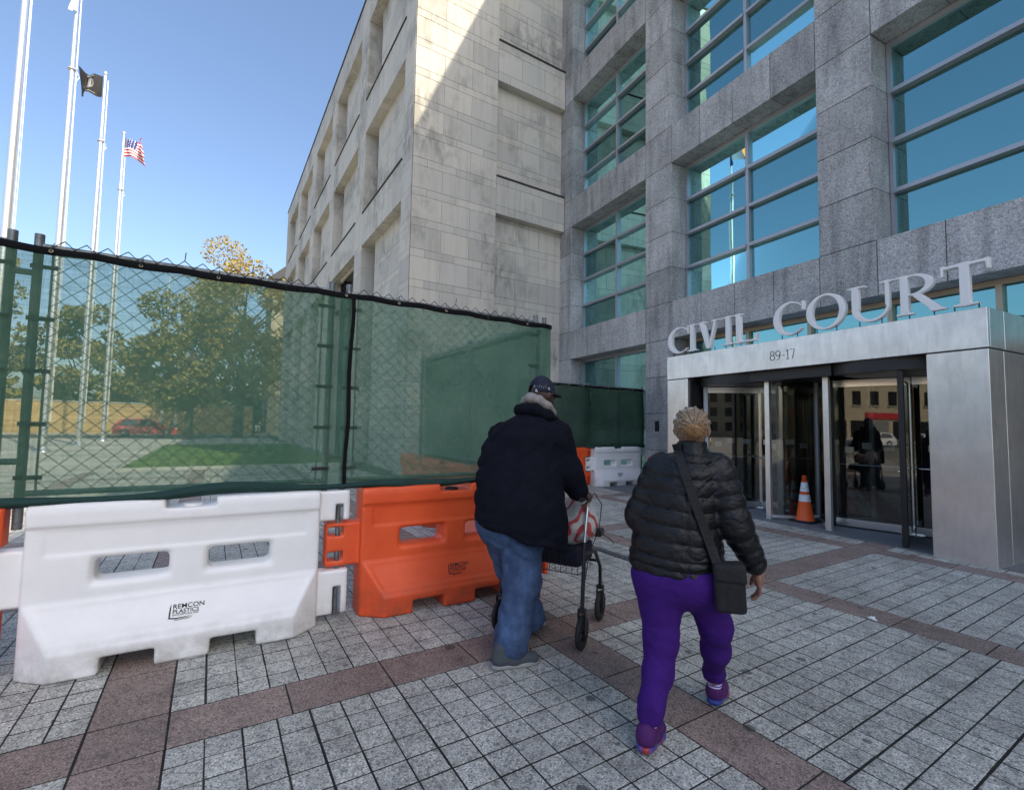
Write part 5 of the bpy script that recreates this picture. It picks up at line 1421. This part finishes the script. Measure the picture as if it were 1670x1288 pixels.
link('collar', sdf_mesh('collar', collar_m, (-.25, -.06, 1.52), (.22, .40, 1.82), .009, M['navy_fleece']), man)
def cap_m(X, Y, Z):
    P = (X, Y, Z); hx, hy, hz = HC
    a = (X - hx) * FD[0] + (Y - hy) * FD[1]; c = -(X - hx) * FD[1] + (Y - hy) * FD[0]
    d = ellipsoid(P, (hx, hy, hz + .012), (.104, .108, .126)); d = np.maximum(d, (hz + .004 - .10 * a) - Z)
    d = np.maximum(d, -ellipsoid(P, (hx, hy, hz + .012), (.096, .100, .118)))
    d = np.maximum(d, -np.maximum(ellipsoid((a, c, Z), (-.10, 0, hz + .03), (.04, .035, .030)), -1))
    zz = Z - (hz + .012 - .30 * np.maximum(a - .08, 0) - 2.2 * c * c - .0)
    br = np.maximum(np.sqrt(((a - .085) / .105) ** 2 + (c / .086) ** 2) - 1, 0) * .08 + 0
    brim = np.maximum(np.maximum((np.sqrt(((a - .085) / .100) ** 2 + (c / .084) ** 2) - 1) * .08, np.abs(zz) - .006), .06 - a)
    return smin(d, brim, .006)
cp_ = link('cap', sdf_mesh('cap', cap_m, (-.12, .06, 1.78), (.26, .42, 2.02), .006, M['cap_navy'], 1), man)
b = MB(); b.lathe([(.005, 0), (.007, .006), (.0, .009)], 10, (HC[0], HC[1], 1.979), cap=False); b.build('cap_button', M['cap_navy'], cp_)
q = MB()
def on_cap(a, zc, k=1.02): # a: angle round the head measured from +x
    f_ = math.sqrt(max(0.01, 1 - ((zc - HC[2] - .012) / .124) ** 2)); return (HC[0] + .100 * k * f_ * math.cos(a), HC[1] + .104 * k * f_ * math.sin(a), zc)
for i in range(7):
    a = R(-128 + i * 9); q.tube([on_cap(a, 1.885 + .006 * math.sin(i)), on_cap(a + .05, 1.900 + .005 * math.cos(i * 2))], .0028, 4)
q.lathe([(.012, 0), (.012, .003)], 14, (on_cap(R(-62), 1.875)[0], on_cap(R(-62), 1.875)[1], 1.875), 'y'); q.box(*[v for p in ((on_cap(R(-112), 1.862)[0] - .010, on_cap(R(-112), 1.862)[0] + .010), (on_cap(R(-112), 1.862)[1] - .002, on_cap(R(-112), 1.862)[1] + .002)) for v in p], 1.852, 1.872)
q.build('cap_embroidery', M['embroidery'], cp_)
q = MB(); e_ = (HC[0] + FD[1] * .096, HC[1] - FD[0] * .096, HC[2] + .0); fr_ = (HC[0] + FD[0] * .10 + FD[1] * .06, HC[1] + FD[1] * .10 - FD[0] * .06, HC[2] + .0)
q.tube([e_, fr_], .0035, 5); q.build('glasses', M['alu'], man)
shoe(man, (-.292, -.225), (.03, -.105), M['shoe_grey'], M['sole_grey'], .345)
shoe(man, (-.05, .31), (.07, .58), M['shoe_grey'], M['sole_grey'], .30, lift=.03)

# ---- the woman with the shoulder bag
woman = empty('person', (2.2, 1.75, 0), R(37.9 - 90), 'woman in a black quilted jacket and purple trousers walking towards the doors', 'person')
TW = [(.80, -.045, 0, .240, .18), (.90, -.045, 0, .247, .187), (1.0, -.04, 0, .232, .182), (1.12, -.03, 0, .212, .172), (1.25, -.01, 0, .198, .162), (1.36, .012, 0, .19, .145), (1.43, .028, 0, .155, .118), (1.468, .04, 0, .090, .088), (1.530, .042, .0, .072, .075)]
RW = [((.165, 0, 1.385), .095), ((.247, -.03, 1.11), .084), ((.343, .03, .905), .060)]
LW = [((-.112, 0, 1.38), .093), ((-.232, .0, 1.11), .084), ((-.15, .2, .98), .06)]
def jacket_w(X, Y, Z):
    P = (X, Y, Z)
    zz = Z + .012 * np.sin(X * 9 + 1.0) + .012 * wob((X, Y, Z * .3), 14, 3)
    pitch = np.where(Z > .93, .083, .05)
    d = sections(P, TW) - .014 * (np.abs(np.sin(np.pi * (zz - .93) / pitch)) ** .32 - .82) * np.clip((1.49 - Z) / .06, 0.15, 1)
    d = d + .007 * np.exp(-((X - .02) / .006) ** 2) * (Y < 0) * (Z < 1.36)
    d = smin(d, chain(P, RW, .03, (.072, .010)), .022); d = smin(d, chain(P, LW, .03, (.072, .010)), .022)
    d = d + wob((X * 1.4, Y, Z * .8), 48, 9) * .003 + .0055 * crease(P, (.5, .2, 1), 60, 11, .3) + .0055 * crease(P, (-.75, .2, 1), 52, 13, .3) - .002 + wob((X, Y, Z), 105, 12) * .0016
    inner = ((X - .042) / .058) ** 2 + (Y / .058) ** 2
    d = np.maximum(d, -np.maximum((np.sqrt(inner) - 1) * .058, 1.50 - Z))
    return smax(d, .838 + .02 * np.clip(-Y * 2, -1, 1) * -.6 + .006 * np.sin(X * 60) - Z, .012)
link('jacket', sdf_mesh('jacket', jacket_w, (-.36, -.26, .78), (.44, .30, 1.60), .0062, M['nylon'], 0), woman)
def pants_w(X, Y, Z):
    P = (X, Y, Z)
    d = ellipsoid(P, (-.03, .0, .81), (.242, .185, .17))
    l = chain(P, [((-.128, -.015, .78), .141), ((-.118, -.05, .47), .081), ((-.130, -.110, .33), .070), ((-.156, -.175, .215), .054), ((-.162, -.195, .18), .048), ((-.168, -.210, .12), .048)], .05)
    r = chain(P, [((.085, .02, .78), .133), ((.155, .10, .53), .078), ((.158, .17, .38), .069), ((.155, .305, .20), .050), ((.158, .318, .14), .047)], .05)
    d = smin(smin(d, l, .05), r, .045)
    kn = np.exp(-((Z - .47) / .10) ** 2) + .5 * np.exp(-((Z - .74) / .08) ** 2) + np.exp(-((Z - .2) / .06) ** 2)
    d = d + .0075 * crease(P, (.25, .1, 1), 70, 21) * kn + .005 * crease(P, (.6, .2, 1), 40, 23) + .005 * crease(P, (-.5, .3, 1), 36, 25) - .003 + wob((X, Y, Z), 22, 7) * .003 + np.sin(Z * 95 + X * 18 + wob(P, 10, 3) * 3) * .0015 * kn
    d = d + .004 * np.exp(-((Z - np.where(X < 0, .188, .212)) / .008) ** 2)
    d = d - .004 * ((X < 0) & (Z < .185) | (X >= 0) & (Z < .21)) * (.6 + .4 * np.sin((np.arctan2(Y + np.where(X < 0, .205, -.305), X - np.where(X < 0, -.17, .155))) * 26))
    return np.maximum(np.maximum(d, np.where(X < 0, .128, .150) - Z), Z - .92)
link('trousers', sdf_mesh('trousers', pants_w, (-.32, -.26, .05), (.30, .42, .94), .0095, M['purple'], 2), woman)
HW = (.041, .015, 1.605); FW = (.27, .96)
def hand_relaxed(P, w, c, s=1.0):
    d = capsule(P, w, (c[0], c[1], c[2] + .03), .030 * s, .030 * s)
    d = smin(d, ellipsoid(P, c, (.026 * s, .042 * s, .048 * s)), .02)
    for i in range(4):
        y = c[1] + (i - 1.5) * .020 * s; l = (.85, 1.0, 1.0, .9)[i]
        pts = [((c[0] + .004, y, c[2] - .036), .0105 * s), ((c[0] + .004, y + .006, c[2] - .036 - .040 * l), .0098 * s), ((c[0] - .012, y + .012, c[2] - .036 - .066 * l), .009 * s), ((c[0] - .028, y + .012, c[2] - .036 - .078 * l), .0082 * s)]
        d = smin(d, chain(P, pts, .004), .006)
    th = [((c[0] - .010, c[1] + .034, c[2] + .012), .013 * s), ((c[0] - .022, c[1] + .056, c[2] - .022), .0115 * s), ((c[0] - .030, c[1] + .056, c[2] - .050), .0095 * s)]
    return smin(d, chain(P, th, .005), .010)
def body_w(X, Y, Z):
    P = (X, Y, Z); hx, hy, hz = HW
    d = ellipsoid(P, HW, (.084, .092, .106))
    d = smin(d, ellipsoid(P, (hx + FW[0] * .045, hy + FW[1] * .045, hz - .065), (.052, .052, .055)), .03)
    d = smin(d, ellipsoid(P, (hx + FW[0] * .100, hy + FW[1] * .100, hz - .025), (.016, .018, .025)), .015)
    for sz in (-.060, -.074): d = smin(d, ellipsoid(P, (hx + FW[0] * .09, hy + FW[1] * .09, hz + sz), (.016, .016, .007)), .008)
    for sg in (1, -1):
        e = (hx + FW[1] * .088 * sg, hy - FW[0] * .088 * sg - .005, hz - .018); d = smin(d, ellipsoid(P, e, (.012, .020, .032)), .006)
        y_ = (hx + FW[0] * .078 + FW[1] * .03 * sg, hy + FW[1] * .078 - FW[0] * .03 * sg, hz); d = smax(d, -ellipsoid(P, y_, (.015, .015, .010)), .008)
    d = smin(d, capsule(P, (.041, .005, 1.54), (.04, .0, 1.40), .052, .065), .03)
    d = np.minimum(d, sections(P, [(z, a, b_, max(.02, r1 - .035), max(.02, r2 - .035)) for z, a, b_, r1, r2 in TW if z < 1.45]))
    for pts in (RW, LW): d = np.minimum(d, chain(P, [(p, r - .03) for p, r in pts], .03))
    d = smin(d, hand_relaxed(P, RW[-1][0], (.362, .045, .825)), .015)
    d = smin(d, hand_relaxed(P, LW[-1][0], (-.12, .27, .93)), .015)
    d = np.minimum(d, ellipsoid(P, (-.03, 0, .81), (.20, .15, .14)))
    d = np.minimum(d, chain(P, [((-.128, -.015, .78), .10), ((-.118, -.05, .47), .06), ((-.170, -.163, .11), .030)], .03))
    return np.minimum(d, chain(P, [((.085, .02, .78), .10), ((.155, .10, .53), .06), ((.155, .30, .15), .030)], .03))
link('body', sdf_mesh('body', body_w, (-.32, -.24, .02), (.42, .42, 1.74), .0082, M['skin_mid'], 1), woman)
def hair_w(X, Y, Z):
    P = (X, Y, Z); hx, hy, hz = HW
    d = ellipsoid(P, (hx, hy - .004, hz + .002), (.092, .098, .110))
    a = (X - hx) * FW[0] + (Y - hy) * FW[1]
    d = np.maximum(d, (hz - .062 + np.maximum(a + .01, 0) * 1.1) - Z)
    d = np.maximum(d, -ellipsoid(P, HW, (.080, .086, .100)))
    d = d + wob((X, Y * .4, Z * .4), 150, 2) * .0022
    return d
link('hair', sdf_mesh('hair', hair_w, (-.08, -.18, 1.50), (.16, .14, 1.75), .0055, M['hair'], 1), woman)
hb = link('hair_bun', sdf_mesh('hair_bun', lambda X, Y, Z: ellipsoid((X, Y, Z), (HW[0] + .014, HW[1] - .102, HW[2] - .018), (.056, .040, .038)) + wob((X, Y, Z), 110, 5) * .008 + wob((X, Y, Z), 260, 8) * .003, (-.06, -.18, 1.50), (.16, -.02, 1.65), .0045, M['hair_bun'], 1), woman)
# cornrows running back to the bun, and loose frizz on the bun
b = MB(); hr = random.Random(4)
for k in range(21):
    a = R(-150 + k * 15); st_ = Vector((math.sin(a) * .9, math.cos(a) * .55 + .25, .12 - .25 * abs(math.sin(a)) + (.25 if math.cos(a) > 0 else -.1))).normalized()
    en_ = Vector((.12, -.93, -.05)).normalized(); pts = []
    for i in range(13):
        t = i / 12; d_ = st_.slerp(en_, t) if st_.angle(en_) > .05 else en_
        d_ = (d_ + Vector((0, 0, .55 * math.sin(math.pi * t) * (1 if abs(math.sin(a)) < .8 else .35)))).normalized()
        j = .0025 * math.sin(i * 2.6 + k)
        pts.append((HW[0] + (.0935 + j) * d_.x, HW[1] - .004 + (.0995 + j) * d_.y, HW[2] + .002 + (.1115 + j) * d_.z))
    b.tube(pts, [.0045] + [.0062] * 11 + [.004], 6)
tag(b.build('braid', M['braid'], woman), kind='stuff')
b = MB()
for k in range(420):
    d_ = Vector((hr.gauss(0, 1), hr.gauss(-.5, 1), hr.gauss(0, 1))).normalized(); c_ = Vector((HW[0] + .014, HW[1] - .102, HW[2] - .018)); p_ = c_ + Vector((d_.x * .055, d_.y * .039, d_.z * .037))
    t_ = d_.orthogonal().normalized(); t_.rotate(Matrix.Rotation(hr.uniform(0, 6.28), 3, d_)); L_ = hr.uniform(.008, .02)
    b.tube([p_ - t_ * L_ * .5, p_ + d_ * hr.uniform(.002, .008), p_ + t_ * L_ * .5 + d_ * hr.uniform(-.002, .004)], .0011, 3, False)
tag(b.build('frizz', M['hair_bun'], woman), kind='stuff')
b = MB(); ec = (HW[0] + .093, HW[1] - .030, HW[2] - .072)
b.tube([(ec[0], ec[1] + .017 * math.cos(R(k * 30)), ec[2] + .020 * math.sin(R(k * 30))) for k in range(12)], .0026, 6, closed=True); b.build('earring', M['gold'], woman)
shoe(woman, (-.195, -.290), (-.120, -.025), M['shoe_purple'], M['sole_rainbow'], .28, lift=.015, hgt=.055)
shoe(woman, (.145, .275), (.215, .53), M['shoe_purple'], M['sole_rainbow'], .28, lift=.02, hgt=.055)
b = MB(); b.tube([(-.178, -.225, .07), (-.166, -.200, .165)], .041, 16); b.build('sock', M['sock'], woman)
b = MB(); b.tube([(.160, .325, .08), (.157, .312, .18)], .040, 16); b.build('sock', M['sock'], woman)

# ---- shoulder bag
bag = empty('shoulder_bag', (2.2, 1.75, 0), R(37.9 - 90), 'black shoulder bag hanging at the hip of the woman on a diagonal strap', 'bag')
def rbox(P, c, h, r, rot=0.0):
    x, y, z = P[0] - c[0], P[1] - c[1], P[2] - c[2]
    x, z = x * math.cos(rot) + z * math.sin(rot), -x * math.sin(rot) + z * math.cos(rot)
    qx, qy, qz = np.abs(x) - h[0] + r, np.abs(y) - h[1] + r, np.abs(z) - h[2] + r
    return np.sqrt(np.maximum(qx, 0) ** 2 + np.maximum(qy, 0) ** 2 + np.maximum(qz, 0) ** 2) + np.minimum(np.maximum(qx, np.maximum(qy, qz)), 0) - r
link('bag_body', sdf_mesh('bag_body', lambda X, Y, Z: rbox((X, Y, Z), (.212, -.140, .815), (.072, .046, .118), .022, R(4)) + wob((X, Y, Z), 35, 3) * .004 + .004 * np.exp(-((X - .190) / .004) ** 2), (.06, -.26, .64), (.32, -.09, .96), .007, M['black_fabric']), bag)
link('bag_flap', sdf_mesh('bag_flap', lambda X, Y, Z: np.maximum(rbox((X, Y, Z), (.212, -.143, .872), (.075, .052, .066), .020, R(4)), .85 - Z) + wob((X, Y, Z), 30, 4) * .003, (.06, -.26, .80), (.32, -.09, .96), .007, M['black_fabric']), bag)
tw = np.array(TW)
def back_w(q, z):
    cx, cy, rx, ry = (np.interp(z, tw[:, 0], tw[:, i]) for i in (1, 2, 3, 4)); k = max(0.0, 1 - ((q - cx) / rx) ** 2); return cy - ry * math.sqrt(k) - .017
vs = []; fs = []; N_ = 26
for i in range(N_ + 1):
    t = i / N_; z = 1.515 - t * .60; q_ = -.040 + .20 * t ** 1.05; 
    w_ = .021
    for s_ in (-1, 1):
        qq, zz = q_ + s_ * w_ * .95, z + s_ * w_ * .30
        y = back_w(qq, min(zz, 1.47)); 
        if t > .82: y = y * (1 - (t - .82) / .18) + (-.165) * (t - .82) / .18
        vs.append((qq, y, zz)); 
for i in range(N_): a = 2 * i; fs.append((a, a + 1, a + 3, a + 2))
me = bpy.data.meshes.new('strap'); me.from_pydata(vs, [], fs); me.materials.append(M['black_fabric'])
o = link('strap', me, bag); md = o.modifiers.new('thick', 'SOLIDIFY'); md.thickness = .004; md.offset = 0

# ---- wheeled walker
wk = empty('wheeled_walker', (2.41, 3.19, 0), R(31.5), 'four wheeled walking frame with black legs pushed by the man', 'walker')
WH = [(-.29, -.335), (-.29, .335), (.29, -.30), (.29, .30)]
for x, y in WH:
    b = MB(); b.lathe([(.062, -.014), (.094, -.017), (.110, -.016), (.118, -.008), (.118, .008), (.110, .016), (.094, .017), (.062, .014)], 28, (x, y, .118), 'y', False); wh = b.build('wheel', M['rubber'], wk)
    b = MB(); b.lathe([(.066, -.010), (.066, .010)], 20, (x, y, .118), 'y', False); b.lathe([(.018, -.022), (.018, .022)], 12, (x, y, .118), 'y')
    for k in range(5):
        t = k * 2 * math.pi / 5; b.tube([(x, y, .118), (x + .066 * math.cos(t), y, .118 + .066 * math.sin(t))], .009, 5)
    b.build('wheel_hub', M['black_metal'], wh)
    b = MB()
    for s in (-.026, .026): b.box(x - .016, x + .016, y + s - .004, y + s + .004, .10, .27, .003)
    b.box(x - .022, x + .022, y - .031, y + .031, .255, .285, .006); b.build('fork', M['black_metal'], wk)
for s in (-1, 1):
    y = .335 * s; y2 = .30 * s if s > 0 else -.325
    b = MB(); b.tube([(-.29, y, .28), (-.26, y, .55), (-.22, y2, .74)], .0155, 10); b.build('rear_leg', M['black_metal'], wk)
    b = MB(); b.tube([(-.22, y2, .70), (-.185, y2, .86), (-.15, y2, .97), (-.13, y2, 1.03), (-.16, y2, 1.06), (-.28, y2, 1.062)], .0125, 10); b.build('handle_tube', M['chrome'], wk)
    b = MB(); b.tube([(-.17, y2, 1.062), (-.30, y2, 1.062)], .019, 12); b.build('hand_grip', M['rubber'], wk)
    b = MB(); b.tube([(-.15, y2 - .0, 1.03), (-.20, y2, 1.015), (-.29, y2, 1.02)], .006, 6); b.build('brake_lever', M['black_metal'], wk)
    b = MB(); b.tube([(.29, .30 * s, .28), (.25, .31 * s, .45), (.05, y2, .62), (-.23, y2, .66)], .0145, 10); b.build('front_leg', M['black_metal'], wk)
    b = MB(); b.tube([(-.15, y2, 1.035), (-.02, y2 * 1.05, 1.08), (.10, y2 * 1.12, .98), (.06, y2 * 1.1, .80), (-.10, y2, .62), (-.25, y2 * 1.02, .40)], .004, 5); b.build('brake_cable', M['black_metal'], wk)
b = MB(); b.tube([(-.05, -.31, .63), (-.05, .31, .63)], .013, 8); b.tube([(.22, -.31, .50), (.22, .31, .50)], .012, 8); b.build('cross_bar', M['black_metal'], wk)
link('seat_pouch', sdf_mesh('seat_pouch', lambda X, Y, Z: rbox((X, Y, Z), (.03, 0, .60), (.17, .27, .085), .04) + wob((X, Y, Z), 22, 3) * .008, (-.2, -.34, .46), (.26, .34, .74), .011, M['cap_navy']), wk)
b = MB()
for k in range(12): b.tube([(-.16, -.26 + k * .047, .66), (-.15, -.25 + k * .0455, .47), (.16, -.25 + k * .0455, .46), (.18, -.26 + k * .047, .66)], .0025, 4)
for z in (.66, .57, .48): b.tube([(-.16, -.27, z), (.18, -.27, z), (.18, .27, z), (-.16, .27, z)], .0028, 4, closed=True)
tag(b.build('wire_basket', M['black_metal'], wk), kind='stuff')
b = MB(); b.tube([(.02, -.345, .78), (.09, -.37, .76), (.17, -.35, .74)], .012, 6); b.tube([(.05, -.36, .77), (.14, -.43, .70), (.20, -.44, .66)], .0035, 5); b.tube([(.05, -.36, .77), (-.02, -.40, .80)], .004, 5); b.box(.0, .09, -.39, -.33, .74, .80, .01); b.build('tied_strap', M['black_metal'], wk)
def bagfn(t):
    v = t.obj(); w = t.n('ShaderNodeTexWave'); w.wave_type = 'BANDS'; w.bands_direction = 'DIAGONAL'; t.l(v, w.inputs[0]); w.inputs['Scale'].default_value = 2.2; w.inputs['Distortion'].default_value = 7.0; w.inputs['Detail'].default_value = 2; w.inputs['Detail Scale'].default_value = 1.2
    t.color(t.ramp(w.outputs[1], [(0.50, (0.50, 0.49, 0.47)), (0.56, (0.42, 0.05, 0.05)), (0.86, (0.42, 0.05, 0.05)), (0.92, (0.50, 0.49, 0.47))]))
    t.bump(t.noise(v, 22, 4, 0.6, 1.5), 0.6, 0.02)
M['carrier'] = mat('red and white plastic carrier bag', rough=0.4, fn=bagfn)
cb = empty('carrier_bag', (2.41, 3.19, 0), R(31.5), 'red and white striped plastic carrier bag on the seat of the walker', 'bag')
def carrier(X, Y, Z):
    P = (X, Y, Z)
    d = smin(ellipsoid(P, (-.02, -.16, .835), (.19, .205, .165)), ellipsoid(P, (-.06, .06, .84), (.15, .18, .15)), .06)
    d = smin(d, ellipsoid(P, (-.05, -.235, .95), (.11, .095, .12)), .05)
    d = smin(d, capsule(P, (-.06, -.18, .98), (-.08, -.22, 1.06), .04, .025), .03)
    return d + wob(P, 32, 4) * .011 + wob(P, 80, 6) * .005
link('bag_shell', sdf_mesh('bag_shell', carrier, (-.28, -.42, .62), (.24, .30, 1.14), .0095, M['carrier'], 1), cb)
